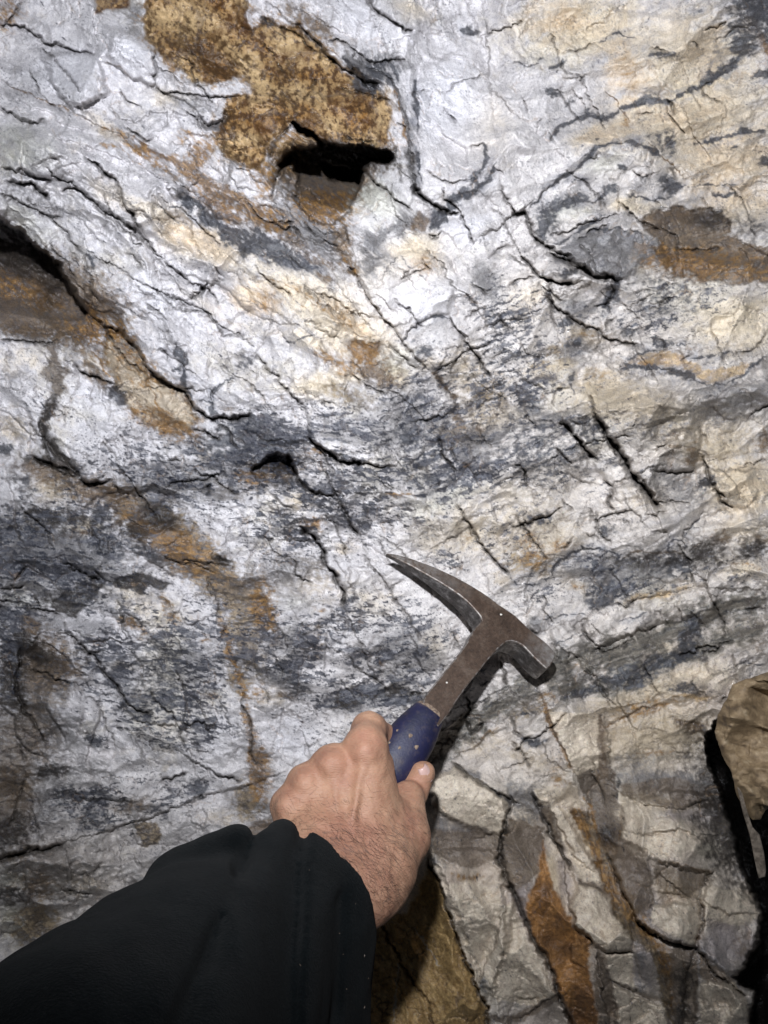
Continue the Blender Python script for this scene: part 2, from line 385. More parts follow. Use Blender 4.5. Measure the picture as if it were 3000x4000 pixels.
vn(0,1,'rust',10,[(570,580),(620,640),(670,690),(680,740),(710,780)],1.2); vn(0,1,'rust',10,[(620,420),(630,480),(600,530),(570,580)],1); vn(0,1,'rust',8,[(960,790),(980,880),(1020,950),(1060,1010)],1)
vn(0,1,'dust',62,[(330,560),(350,650),(360,750),(370,850),(370,920)],1); vn(0,1,'soot_shade',40,[(370,920),(310,1010),(275,1090),(290,1180),(350,1260),(430,1330),(490,1400)],1)
cr(0,1,24,24,0,[(360,900),(310,1010),(275,1090),(290,1180),(350,1260),(430,1330),(490,1400),(570,1480)],.7)
cr(0,1,12,40,40,[(490,1400),(570,1470),(640,1475),(715,1460)],1); cr(0,1,12,40,30,[(190,1290),(260,1330),(400,1380),(470,1400)],1)
cr(0,1,8,26,24,[(0,545),(100,540),(200,550),(300,570),(370,545)],.7)
cr(0,1,7,26,24,[(0,990),(60,1020),(130,1090),(200,1160),(240,1230)],.6)
vn(0,1,V,26,[(1140,550),(1150,620),(1200,680),(1180,760),(1190,850)],1); vn(0,1,V,18,[(1110,750),(1200,700)],.9); vn(0,1,V,16,[(1200,880),(1260,910)],.9)
vn(0,1,V,11,[(1370,950),(1360,900),(1400,840),(1470,800),(1535,795)],.9); vn(0,1,V,10,[(1390,960),(1380,900),(1420,850)],.7); vn(0,1,V,20,[(1300,940),(1370,950),(1380,1010),(1440,1040)],.8)
vn(0,1,V,24,[(560,0),(600,40),(590,70)],1); vn(0,1,V,10,[(700,90),(740,130)],.9); vn(0,1,V,8,[(760,210),(800,240)],.9)
cr(0,1,8,26,22,[(1250,1110),(1340,1140),(1380,1180),(1420,1195),(1440,1180)],.9); cr(0,1,6,20,22,[(1420,1090),(1480,1150),(1540,1240)],.8)
cr(0,1,7,26,24,[(1080,1490),(1200,1460),(1320,1450),(1420,1410),(1440,1400)],.9); cr(0,1,9,30,20,[(1310,1520),(1350,1500),(1340,1560)],.9)
cr(0,1,5,12,14,[(1030,480),(1080,490),(1150,490),(1160,550)],.4); cr(0,1,5,12,14,[(1010,600),(1080,620),(1080,690)],.8)
cr(0,1,4,10,12,[(1440,540),(1480,640),(1530,760)],.6); cr(0,1,4,12,14,[(850,240),(950,250),(1050,300),(1140,330)],.4)
cr(0,1,4,12,14,[(820,300),(930,350),(1010,390),(1100,420)],.4); cr(0,1,4,12,16,[(1180,540),(1260,570),(1350,590)],.4)
R2 = T(0,1,[(690,540),(720,500),(790,480),(850,560),(900,640),(950,720),(970,790),(1080,830),(1180,880),(1240,960),(1270,1050),(1230,1130),(1150,1160),(1060,1130),(960,1080),(860,1000),(820,930),(740,860),(740,790),(700,700),(680,620)])
pg('tan',R2,1,14,-50)
bl(0,1,'schist',820,590,110,60,45,.8); bl(0,1,'rust',1100,1080,190,50,25,.8); bl(0,1,'rust',870,820,60,30,30,.3); bl(0,1,'rust',760,490,60,50,40,.8); bl(0,1,'rust',615,410,40,70,-20,.9)
bl(0,1,'brown',560,650,60,110,-35,.5); bl(0,1,'cream',600,700,150,60,30,.4); bl(0,1,V,760,910,70,50,30,.8); bl(0,1,'brown',640,790,90,40,35,.7)
bl(0,1,'schist',480,500,140,60,20,.7); bl(0,1,'schist',250,520,190,70,10,.8); bl(0,1,'tan',80,1120,120,80,20,.5); bl(0,1,V,20,1250,50,40,0,.8)
bl(0,1,'brown',300,1400,200,70,10,.8); bl(0,1,'soot_shade',320,1340,190,36,14,.8)
bl(0,1,'brown',650,1540,230,90,12,.75); bl(0,1,'tan',350,1500,170,110,10,.6); bl(0,1,'rust',1620,1420,80,60,0,.9); bl(0,1,'tan',1330,1290,60,50,35,.6)
bl(0,1,'schist',720,400,60,70,-40,.7); bl(0,1,'schist',600,340,60,60,-40,.8); bl(0,1,'schist',1250,1200,330,90,10,.5); bl(0,1,'fleck',1150,1420,480,170,4,1.0); bl(0,1,'schist',1200,1470,420,120,-4,.5)
bl(0,1,'fleck',650,1150,300,230,8,.5); bl(0,1,'fleck',1300,200,600,300,20,.08); bl(0,1,'fleck',250,880,100,120,0,.4); bl(0,1,'fleck',60,950,250,100,10,.4)
bl(0,1,'fleck',1500,700,150,120,0,.3); bl(0,1,V,1600,680,70,60,0,.4); bl(0,1,'fleck',560,60,60,60,0,.5); bl(0,1,'cream',1600,250,80,60,0,.6); bl(0,1,'cream',150,680,150,100,0,.3)
bl(0,1,'soot_shade',1000,1630,80,50,0,.9); bl(0,1,'brown',1500,1000,120,40,30,.3); bl(0,1,V,160,1500,60,140,-20,.4); bl(0,1,'cream',1330,330,250,60,30,.2); bl(0,1,'schist',1650,1330,250,90,20,.55)
dm(0,1,55,900,300,520,190,38,3); dm(0,1,50,600,1000,230,230,20,3); dm(0,1,30,140,750,170,170,0,3); dm(0,1,40,60,1500,170,190,0,3)
# ---- square 1,1
cr(1,1,8,26,26,[(0,380),(80,410),(160,440),(260,440)],.5); cr(1,1,8,34,34,[(0,640),(70,720),(140,800),(200,860),(260,930),(310,990)],.7); cr(1,1,6,22,20,[(310,990),(330,1100),(350,1180)],.5)
cr(1,1,15,70,65,[(345,1180),(390,1210),(430,1255),(490,1290),(540,1330),(640,1330),(700,1350)],1,150); cr(1,1,7,34,34,[(700,1345),(800,1360),(920,1365)],.9)
cr(1,1,7,24,16,[(590,60),(650,150),(690,230),(760,320),(830,400),(890,480),(950,560),(1000,620),(1060,680),(1120,730)],.7)
cr(1,1,12,30,10,[(1160,750),(1220,830),(1270,890),(1300,940)],.6); vn(1,1,'brown',24,[(1150,740),(1220,830),(1270,890),(1300,940)],1); vn(1,1,'rust',14,[(560,0),(620,60),(650,150)],1); vn(1,1,'rust',8,[(690,230),(760,320),(880,460)],.4)
cr(1,1,7,24,20,[(860,565),(940,640),(1000,690),(1060,720)],.7); cr(1,1,6,20,20,[(620,490),(700,530),(780,570),(840,545)],.5)
cr(1,1,6,18,16,[(320,200),(400,290),(480,350),(560,420),(620,470)],.5); cr(1,1,5,16,14,[(500,160),(570,250),(640,340),(700,430),(760,500)],.5); vn(1,1,'rust',8,[(180,210),(300,320),(350,370)],.5); vn(1,1,'rust',8,[(0,90),(80,140),(200,190),(350,260),(470,350)],.5)
cr(1,1,9,40,34,[(1260,400),(1300,480),(1370,570),(1430,650),(1480,720),(1530,790)],.9); cr(1,1,7,20,14,[(1330,500),(1390,560)],.8)
vn(1,1,V,12,[(950,550),(990,500),(1040,430),(1120,400),(1190,390),(1260,405)],1); cr(1,1,5,14,14,[(950,560),(990,500),(1040,430),(1120,400)],.5)
cr(1,1,8,26,22,[(1170,760),(1200,700),(1240,620),(1300,590),(1370,580)],.5); cr(1,1,9,26,22,[(1290,820),(1270,740),(1310,650),(1370,600)],.5)
vn(1,1,'brown',30,[(1300,970),(1310,1050),(1350,1150)],.9); cr(1,1,8,26,22,[(1350,1150),(1400,1200),(1440,1210),(1540,1190)],.8)
cr(1,1,10,40,24,[(1190,1190),(1210,1290),(1260,1340),(1290,1400)],1); vn(1,1,'schist',46,[(1190,1230),(1330,1230),(1440,1210),(1540,1190),(1659,1120)],.9); vn(1,1,'soot_shade',34,[(980,1390),(1080,1360),(1190,1290)],.7)
PT.append((200,8,T(1,1,[(60,1310),(130,1292),(215,1288),(245,1370),(265,1430),(100,1510),(0,1460),(-30,1380)]),T(1,1,[(150,1290)])[0],T(1,1,[(120,1500)])[0]))
bl(1,1,'brown',110,1380,170,90,-10,1); bl(1,1,'soot_shade',110,1360,150,60,-5,.8); bl(1,1,'tan',290,1570,110,70,0,.6); bl(1,1,V,210,1490,80,40,0,.6)
cr(1,1,15,60,45,[(210,1290),(240,1370),(270,1440),(330,1510),(390,1540),(460,1552),(512,1550)],1); cr(1,1,8,26,24,[(-20,1160),(90,1190),(180,1190),(220,1270)],.6)
cr(1,1,8,30,24,[(390,1240),(460,1320),(500,1420),(510,1540),(560,1640),(580,1659)],.8); cr(1,1,6,22,20,[(0,1450),(100,1540),(190,1620),(260,1659)],.6); cr(1,1,5,16,18,[(300,1320),(420,1370),(480,1440)],.4)
vn(1,1,'schist',22,[(1040,1565),(1160,1530),(1250,1490),(1380,1440)],.9); cr(1,1,8,30,24,[(1300,1595),(1350,1659)],1); vn(1,1,'rust',16,[(840,1550),(920,1555),(1020,1545)],.8)
cr(1,1,8,26,20,[(1390,180),(1480,230),(1520,240)],.7); bl(1,1,'schist',1490,170,70,120,-20,.8); cr(1,1,7,22,20,[(1580,380),(1620,450),(1659,470)],.8); cr(1,1,6,16,20,[(1220,0),(1290,50),(1310,100),(1340,180)],.4)
vn(1,1,'rust',16,[(1350,1330),(1400,1400),(1450,1480)],.7); cr(1,1,6,22,18,[(1350,1330),(1400,1390),(1440,1480)],.6); vn(1,1,'schist',40,[(1330,1230),(1380,1340),(1330,1400)],.6)
vn(1,1,V,12,[(200,570),(290,540),(400,490)],.9); vn(1,1,V,7,[(980,810),(1050,780)],.8); vn(1,1,V,10,[(840,60),(880,30),(910,5)],.8); vn(1,1,V,9,[(940,0),(1050,120),(1130,180)],.35); vn(1,1,V,9,[(840,95),(880,90)],.9)
vn(1,1,'schist',44,[(0,0),(120,20),(240,50),(360,80),(480,60)],.7); vn(1,1,V,26,[(0,-10),(120,10),(240,45),(360,70),(430,60)],.8); vn(1,1,'schist',60,[(620,60),(720,60),(860,10)],.9); vn(1,1,'brown',24,[(370,90),(430,130),(520,180)],.8); vn(1,1,'brown',30,[(560,-20),(620,60),(660,150)],.8)
bl(1,1,'schist',420,90,200,60,10,.4); bl(1,1,'brown',370,30,180,26,15,.6)
pg('rust',T(1,1,[(590,580),(640,540),(720,560),(800,570),(805,620),(760,660),(680,690),(620,650)]),.8,8,-10); bl(1,1,'brown',760,590,60,40,10,.8); bl(1,1,'rust',600,730,90,36,-8,.5); bl(1,1,'rust',500,690,60,30,20,.6); bl(1,1,'cream',590,770,120,50,0,.6)
bl(1,1,'brown',750,740,110,70,10,.7); bl(1,1,'brown',840,800,90,60,10,.6); bl(1,1,'cream',920,770,90,50,20,.9); bl(1,1,'tan',930,830,90,40,10,.5); bl(1,1,'cream',400,850,160,70,0,.7); bl(1,1,'green',900,680,120,90,0,.4)
bl(1,1,'cream',450,350,520,150,32,.8); bl(1,1,'rust',550,370,150,50,35,.25); bl(1,1,'rust',60,280,90,70,0,.35); bl(1,1,'cream',900,150,300,170,0,.45); bl(1,1,'rust',1090,50,80,60,0,.35); bl(1,1,'cream',1000,420,200,80,0,.2)
bl(1,1,'rust',430,640,90,30,30,.45); bl(1,1,'cream',400,560,200,60,15,.6); bl(1,1,'tan',1330,740,130,150,0,.5); bl(1,1,'tan',1500,1050,190,130,0,.5); bl(1,1,'grey',1150,520,150,90,0,.4)
bl(1,1,'schist',1000,1000,330,260,0,.45); bl(1,1,'fleck',1000,1000,400,330,0,.8); bl(1,1,'fleck',600,1230,330,160,10,1.0); bl(1,1,'fleck',650,1500,520,190,5,1.0); bl(1,1,'fleck',60,1100,240,170,0,1.0); bl(1,1,V,60,1080,150,60,10,.45)
bl(1,1,V,990,1170,90,60,10,.6); bl(1,1,V,1060,920,40,24,0,.6); bl(1,1,V,1100,620,50,30,0,.7); bl(1,1,'schist',560,1130,260,90,5,.4); bl(1,1,V,60,1220,170,40,20,.6); bl(1,1,'schist',150,1230,300,60,10,.4)
bl(1,1,'fleck',1500,600,230,400,0,.7); bl(1,1,'fleck',1200,1400,330,160,-8,.9); bl(1,1,V,1180,1430,180,50,-10,.5); bl(1,1,'fleck',1150,550,200,120,0,.4); bl(1,1,'schist',1450,1150,200,60,-10,.4); bl(1,1,'fleck',1450,1350,220,180,0,.8)
bl(1,1,'green',1200,1580,250,70,-20,.4); bl(1,1,'tan',1330,1180,150,50,10,.5); bl(1,1,'schist',1400,1290,120,80,0,.7); bl(1,1,'cream',1500,1560,230,90,-10,.3); bl(1,1,'tan',1130,690,60,40,0,.5); bl(1,1,'rust',370,1270,60,30,0,.4)
dm(1,1,60,500,330,560,170,32,3); dm(1,1,40,620,1050,330,260,10,3); dm(1,1,45,1050,220,300,230,0,3); dm(1,1,30,1120,560,170,150,0,3); dm(1,1,30,1350,740,150,130,20,3); dm(1,1,25,380,1430,130,120,20,3)
# ---- square 2,1
cr(2,1,13,55,40,[(60,0),(110,50),(150,110),(230,150),(310,175),(400,190)],1); cr(2,1,22,80,60,[(260,-10),(350,20),(400,60),(460,100),(540,135),(620,145),(700,150)],1)
cr(2,1,8,26,24,[(190,200),(250,250),(330,300)],.9); cr(2,1,11,40,34,[(220,270),(290,340),(360,380),(430,440),(520,480),(600,510),(700,560),(820,585)],.9)
cr(2,1,8,26,20,[(0,195),(60,155),(150,145)],.8); vn(2,1,V,30,[(680,150),(650,250),(610,330),(590,380)],.95); cr(2,1,8,24,0,[(650,160),(650,250),(600,340)],.8)
cr(2,1,5,14,14,[(570,230),(650,270)],.8); cr(2,1,5,16,14,[(710,290),(760,350),(860,420)],.8); cr(2,1,7,20,20,[(600,490),(620,430),(665,390)],.9)
cr(2,1,9,36,30,[(490,890),(540,970),(545,1050)],.9); cr(2,1,20,90,60,[(545,1050),(590,1120),(640,1190),(700,1280),(750,1360),(790,1430),(850,1490),(900,1560),(960,1620)],1,150)
cr(2,1,17,70,34,[(320,1080),(370,1120),(400,1170),(460,1230),(520,1290),(560,1325)],1); cr(2,1,9,34,24,[(280,1240),(340,1310),(380,1360)],.9); cr(2,1,10,30,30,[(370,1410),(430,1450),(480,1480),(560,1480)],.6)
cr(2,1,9,34,-24,[(590,1450),(650,1500)],.9); cr(2,1,13,50,34,[(640,1520),(615,1590),(665,1645)],1); cr(2,1,8,24,-34,[(640,1510),(750,1450)],.5); cr(2,1,8,20,-26,[(360,1370),(460,1330),(530,1300)],.5)
vn(2,1,V,20,[(400,900),(380,820),(400,740)],.5); cr(2,1,6,18,18,[(270,970),(290,860),(400,860)],.7); cr(2,1,5,16,16,[(30,740),(120,820),(230,880)],.7); cr(2,1,6,22,20,[(80,1010),(130,1070),(160,1110)],.9)
cr(2,1,7,26,22,[(930,1580),(1040,1590),(1150,1610)],.9); cr(2,1,12,46,44,[(1240,1310),(1280,1400),(1310,1500),(1370,1590),(1430,1640)],.9,140); cr(2,1,5,14,-20,[(1280,1380),(1450,1380),(1659,1382)],.6)
vn(2,1,V,14,[(740,700),(800,650),(830,630),(900,605),(960,610)],.8); vn(2,1,V,22,[(700,715),(850,730),(960,730),(1060,735),(1150,770),(1200,815)],1); vn(2,1,V,14,[(1200,815),(1310,840),(1430,820),(1550,720),(1659,650)],.8)
vn(2,1,V,24,[(980,760),(1080,760),(1180,800)],.9); vn(2,1,V,14,[(1150,670),(1280,640),(1420,630)],.9); cr(2,1,6,20,20,[(1440,640),(1550,600),(1620,540),(1659,480)],.9); vn(2,1,V,7,[(1050,580),(1150,565)],.9); vn(2,1,V,16,[(1240,715),(1310,680)],.7)
cr(2,1,8,30,24,[(0,1340),(50,1370),(95,1400),(85,1480)],.9); cr(2,1,6,18,18,[(900,1395),(1050,1400),(1180,1390)],.7); cr(2,1,6,18,18,[(1210,1110),(1250,1160),(1260,1210)],.7); cr(2,1,6,18,18,[(1580,560),(1620,640),(1659,700)],.6)
cr(2,1,6,20,20,[(180,180),(200,250),(300,350),(330,420),(350,520)],.5); cr(2,1,6,18,-20,[(320,1080),(340,1010),(420,970),(530,950)],.5); cr(2,1,6,18,14,[(0,500),(50,560),(60,640),(110,700)],.5)
pg('brown',T(2,1,[(900,-60),(1000,60),(1060,140),(1100,130),(1120,100),(1200,130),(1215,185),(1350,160),(1420,175),(1560,170),(1700,170),(1700,-60)]),.9,14,-18); bl(2,1,'rust',1230,60,230,90,0,.75); bl(2,1,'rust',1560,90,130,70,0,.4); bl(2,1,'schist',1100,90,60,50,0,.6)
pg('schist',T(2,1,[(300,-60),(1000,-60),(1010,50),(900,40),(820,60),(790,130),(700,150),(560,130),(460,90),(380,20)]),.9,14,10)
pg('ochre',T(2,1,[(750,705),(830,640),(900,620),(1000,615),(1090,640),(1160,690),(1260,740),(1400,720),(1500,690),(1560,700),(1430,790),(1320,830),(1230,810),(1170,750),(1060,700),(960,700),(900,715),(840,700)]),.75,10,0); bl(2,1,'rust',880,700,60,24,0,.5)
bl(2,1,'tan',1450,600,180,70,-10,.3); bl(2,1,'cream',1450,400,170,90,0,.6); bl(2,1,'tan',900,1050,330,160,20,.5); bl(2,1,'schist',1450,950,350,110,-15,.75); bl(2,1,'schist',1250,850,200,50,0,.3); bl(2,1,'tan',600,800,160,90,-10,.4); bl(2,1,'rust',560,790,80,50,-10,.2)
bl(2,1,'schist',850,1120,250,120,10,.45); bl(2,1,'brown',1170,1290,36,90,10,.8); bl(2,1,'brown',1060,1200,60,60,0,.35); bl(2,1,'schist',1000,1450,200,130,0,.4); bl(2,1,'green',1040,1060,60,40,0,.5); bl(2,1,V,1250,1470,60,36,-20,.8)
bl(2,1,'schist',430,600,110,60,-30,.7); bl(2,1,'schist',430,340,130,70,10,.7); bl(2,1,'rust',480,510,60,26,20,.4); bl(2,1,'tan',460,520,120,60,20,.6); bl(2,1,V,410,570,50,22,0,.7); bl(2,1,V,350,430,50,24,0,.8); bl(2,1,V,360,110,60,26,-15,.8)
bl(2,1,'fleck',150,430,250,250,0,.75); bl(2,1,'fleck',100,850,230,170,0,.9); bl(2,1,V,120,940,70,40,-10,.8); bl(2,1,'fleck',950,300,330,160,10,.6); bl(2,1,'fleck',250,1250,330,300,10,.5); bl(2,1,'fleck',600,1250,160,260,0,.5); bl(2,1,'fleck',900,480,200,90,10,.7)
bl(2,1,'schist',150,1300,260,200,0,.4); bl(2,1,'schist',230,1040,250,60,10,.6); bl(2,1,'tan',120,1020,200,70,0,.4); bl(2,1,V,500,1120,60,90,-30,.4); bl(2,1,'brown',1640,1200,60,90,0,.6); bl(2,1,'tan',1350,1250,120,120,0,.4)
bl(2,1,'tan',900,1560,200,100,0,.35); bl(2,1,'cream',1500,1500,190,120,0,.7); bl(2,1,'schist',1150,1550,130,90,0,.5); bl(2,1,V,750,490,60,30,0,.5); bl(2,1,V,980,570,70,30,0,.6); bl(2,1,'fleck',1250,270,250,80,0,.5); bl(2,1,'tan',340,690,60,40,0,.8); bl(2,1,'tan',190,750,120,70,0,.5)
dm(2,1,60,850,1150,330,270,25,3); dm(2,1,40,450,1180,90,170,-35,3); dm(2,1,34,380,1280,80,70,0,3); dm(2,1,44,1480,1500,210,130,5,3); dm(2,1,30,1000,300,300,150,10,3); dm(2,1,34,640,1370,100,100,0,3); dm(2,1,36,770,1570,140,90,20,3)
# ---- square 0,2
pg('soot_shade',T(0,2,[(700,460),(780,430),(870,388),(1000,430),(1110,460),(1060,500),(960,490),(920,535),(850,500),(760,490)]),.95,8,-18)
pg('soot_shade',T(0,2,[(360,570),(440,510),(540,460),(690,455),(640,500),(600,560),(540,620),(480,680),(370,660),(350,620)]),.95,8,-18)
cr(0,2,9,30,34,[(180,620),(260,640),(350,660),(400,690)],1); cr(0,2,7,20,20,[(0,570),(100,590),(200,610)],.7); cr(0,2,12,30,20,[(0,505),(80,490),(150,480)],1); cr(0,2,8,26,30,[(400,330),(500,380),(600,430),(670,450)],.8)
cr(0,2,8,26,20,[(600,370),(640,420),(680,450)],.8); cr(0,2,8,26,-26,[(170,350),(140,390),(90,430)],.9)
cr(0,2,10,36,-30,[(130,890),(120,1000),(100,1100),(110,1200),(200,1330),(260,1430),(300,1500)],.9); cr(0,2,9,36,40,[(430,780),(500,840),(560,890),(620,930),(680,1050),(760,1130),(820,1240),(900,1280),(980,1310)],.9)
cr(0,2,6,22,20,[(180,1030),(290,1040),(370,1090),(450,1110)],.9); cr(0,2,8,24,24,[(590,905),(680,900)],.9); cr(0,2,7,30,44,[(780,1240),(860,1340),(980,1360),(1200,1395)],.4); cr(0,2,7,30,-40,[(880,1400),(890,1500),(960,1600),(1000,1659)],.4)
cr(0,2,7,30,-36,[(650,1180),(640,1350),(600,1460),(560,1580),(560,1659)],.4); cr(0,2,7,24,-34,[(1190,1180),(1210,1250),(1200,1350),(1230,1500)],.4); cr(0,2,6,20,24,[(1160,740),(1250,720),(1350,670),(1430,650)],.5); cr(0,2,6,20,24,[(700,680),(820,660),(950,720),(1010,750)],.3)
cr(0,2,12,30,0,[(1400,290),(1470,330)],1); cr(0,2,7,24,30,[(780,0),(860,60),(960,110)],.5); cr(0,2,7,24,24,[(780,240),(870,270),(1000,330),(1100,400),(1190,430)],.5); cr(0,2,6,20,24,[(100,60),(110,160),(170,200)],.6)
cr(0,2,7,26,34,[(240,860),(340,870),(400,920),(470,1000),(540,1040),(560,1150)],.5); cr(0,2,7,26,34,[(300,1260),(380,1400),(440,1500)],.6); cr(0,2,6,20,24,[(1450,1000),(1440,1080),(1380,1130),(1220,1140)],.4); cr(0,2,6,20,24,[(450,1520),(500,1480),(560,1250)],.3)
cr(0,2,6,20,24,[(1280,1659),(1260,1580),(1200,1520),(1080,1500)],.4); cr(0,2,7,26,34,[(0,1260),(90,1330),(110,1460),(200,1560),(300,1600)],.6); cr(0,2,6,20,26,[(480,1420),(520,1330)],.4); cr(0,2,8,30,34,[(1590,1170),(1570,1260),(1610,1330),(1640,1440),(1620,1560),(1659,1650)],.8)
vn(0,2,'rust',30,[(1430,700),(1480,850),(1500,950),(1560,1100),(1590,1200),(1600,1330),(1640,1450),(1620,1560),(1659,1640)],.7)
cr(0,2,5,16,0,[(240,760),(245,820),(200,860),(150,840),(140,780)],.9); dm(0,2,40,190,800,56,60,0,3)
for a in ((950,20,250,100,25,.9),(1100,170,260,120,35,.9),(1300,330,250,110,42,.9),(1500,520,260,90,45,.85),(1580,850,90,200,-25,.7),(1540,1100,60,120,-25,.6)): bl(0,2,'ochre2',*a)
bl(0,2,'soot_shade',1040,50,110,60,10,.9); bl(0,2,'soot_shade',870,130,120,50,20,.6); bl(0,2,'soot_shade',1440,320,60,30,25,1); bl(0,2,'brown',1000,130,260,80,25,.6); bl(0,2,'schist',1050,290,180,50,30,.7); bl(0,2,V,960,270,90,40,20,.6)
bl(0,2,'soot_shade',180,120,400,70,5,.35); bl(0,2,'schist',300,200,450,170,5,.75); bl(0,2,'fleck',300,250,480,250,5,1.1); bl(0,2,V,700,220,110,70,10,.6); bl(0,2,V,60,350,160,60,0,.6); bl(0,2,V,300,320,200,60,8,.5); bl(0,2,'schist',150,450,300,90,5,.5)
bl(0,2,'cream',560,95,100,40,-10,.9); bl(0,2,'rust',560,130,70,20,10,.5); bl(0,2,'soot_shade',340,30,250,50,5,.7); bl(0,2,V,650,40,70,110,30,.6); bl(0,2,'schist',100,650,250,60,10,.5); bl(0,2,'fleck',60,800,120,330,0,1.1); bl(0,2,V,40,850,110,200,0,.4)
bl(0,2,'soot_shade',230,900,180,60,30,.8); bl(0,2,'brown',330,960,190,130,30,.8); bl(0,2,'brown',180,730,80,50,0,.8); bl(0,2,'schist',250,1100,220,200,30,.6); bl(0,2,'schist',260,1400,190,130,40,.75); bl(0,2,'soot_shade',100,1080,60,300,-8,.6); bl(0,2,'soot_shade',40,1100,70,200,0,.5)
bl(0,2,'rust',850,730,90,26,18,.7); bl(0,2,'rust',620,840,60,30,0,.4); bl(0,2,'rust',1120,700,40,80,-20,.5); bl(0,2,'rust',1070,600,30,60,-20,.5); bl(0,2,'cream',900,600,250,90,20,.35); bl(0,2,'tan',790,1000,80,30,0,.5); bl(0,2,'rust',1390,1190,40,16,0,.4); bl(0,2,'rust',1340,820,40,20,0,.4)
bl(0,2,'fleck',950,1050,380,280,8,1.25); bl(0,2,'fleck',1230,1400,260,200,3,1.0); bl(0,2,'fleck',1350,800,190,200,5,1.0); bl(0,2,V,1070,1220,90,60,0,.7); bl(0,2,'fleck',620,1500,90,50,0,1.0); bl(0,2,V,600,1480,50,40,0,.8); bl(0,2,'schist',1250,900,200,130,0,.4)
bl(0,2,'soot_shade',400,560,260,60,-10,.4); bl(0,2,'schist',850,1180,170,60,20,.6); bl(0,2,'schist',880,1300,110,50,10,.7); bl(0,2,'grey',950,1480,90,110,10,.6); bl(0,2,'soot_shade',560,930,110,70,45,.4); bl(0,2,'grey',600,740,120,70,0,.5); bl(0,2,'cream',1330,1220,160,90,0,.2)
bl(0,2,'grey',80,1450,200,250,0,.5); bl(0,2,'cream',180,480,100,60,0,.35); bl(0,2,'schist',620,350,330,90,15,.5); bl(0,2,'green',140,560,170,40,5,.4)
dm(0,2,60,420,1230,150,200,-20,3); dm(0,2,60,930,1500,170,150,10,3); dm(0,2,40,1370,1350,150,230,-10,3); dm(0,2,44,830,1250,130,60,15,3); dm(0,2,34,560,1450,90,190,-10,3); dm(0,2,34,900,600,250,110,15,3); dm(0,2,34,100,1450,130,150,0,3)
# ---- square 1,2
cr(1,2,14,70,55,[(300,95),(380,170),(430,250),(470,350),(520,440),(570,510),(575,600)],1,140); cr(1,2,6,26,24,[(575,600),(620,720),(660,830),(710,940),(760,1040),(790,1130)],.5)
cr(1,2,10,40,26,[(580,0),(600,80),(640,130),(680,170)],1); cr(1,2,5,20,22,[(680,170),(690,240),(720,300)],.5); cr(1,2,7,24,24,[(680,280),(740,340),(800,410),(860,480),(880,550),(950,610),(1000,710),(1060,790),(1080,830)],.7)
cr(1,2,6,20,20,[(740,80),(800,170),(830,260),(860,340)],.5); cr(1,2,10,40,30,[(1340,0),(1380,80),(1430,150),(1470,230),(1530,300),(1590,360),(1650,400)],.9); cr(1,2,5,16,16,[(1170,40),(1210,110),(1230,180)],.4)
cr(1,2,6,20,-22,[(470,780),(450,900),(440,1050)],.4); cr(1,2,6,20,22,[(860,490),(900,480),(950,450)],.9); cr(1,2,5,18,18,[(860,270),(1000,170),(1040,150)],.4); cr(1,2,6,22,-26,[(690,400),(590,480),(575,560)],.3)
cr(1,2,7,24,-26,[(0,860),(60,800),(190,700)],.3); cr(1,2,7,26,-26,[(0,1250),(60,1180),(160,1160),(270,1230),(380,1280),(420,1330)],.4); cr(1,2,6,20,20,[(580,0),(330,0)],.2)
cr(1,2,9,30,24,[(1580,960),(1600,1030),(1630,1110)],.9); cr(1,2,6,20,20,[(1500,1180),(1470,1250),(1510,1310)],.4)
vn(1,2,'schist',40,[(100,1050),(200,1070),(260,1150)],.9); vn(1,2,'soot_shade',30,[(480,1180),(600,1150),(720,1170),(860,1150),(960,1170),(1080,1190)],.7); vn(1,2,'schist',70,[(440,1240),(600,1230),(800,1200),(1080,1210)],.6); vn(1,2,V,10,[(470,780),(500,820),(560,850)],.9); vn(1,2,V,12,[(720,190),(745,205)],1)
bl(1,2,'fleck',400,100,450,130,0,.8); bl(1,2,'schist',150,400,300,100,-15,.5); bl(1,2,'fleck',170,180,230,160,10,.8); bl(1,2,'schist',250,600,230,90,10,.25); bl(1,2,'tan',300,480,260,90,10,.35); bl(1,2,'green',220,580,120,40,0,.3)
bl(1,2,'fleck',230,870,280,160,5,1.15); bl(1,2,'schist',200,850,190,90,5,.45); bl(1,2,'fleck',560,950,160,160,5,.9); bl(1,2,'fleck',850,780,260,180,12,1.1); bl(1,2,'fleck',950,970,230,160,20,1.2); bl(1,2,'schist',950,900,220,180,20,.4); bl(1,2,'brown',400,850,40,120,5,.55)
bl(1,2,'rust',370,80,60,36,0,.9); bl(1,2,'tan',570,240,80,40,0,.5); bl(1,2,'schist',600,60,110,60,10,.5); bl(1,2,'ochre2',10,620,70,170,-15,.6); bl(1,2,'rust',30,640,60,80,-10,.5); bl(1,2,'rust',10,1150,40,60,0,.5); bl(1,2,'rust',440,630,50,20,0,.4); bl(1,2,'rust',620,1160,60,20,-5,.5); bl(1,2,'soot_shade',560,1240,80,50,0,.7)
bl(1,2,'schist',170,1080,100,50,20,.8); bl(1,2,V,280,1130,60,60,20,.6); bl(1,2,'fleck',650,1230,400,130,5,1.2); bl(1,2,'brown',200,1180,60,24,10,.7); bl(1,2,'tan',100,1200,110,60,0,.4); bl(1,2,'fleck',480,1450,230,110,0,.7); bl(1,2,'fleck',850,1300,200,80,-8,1.1)
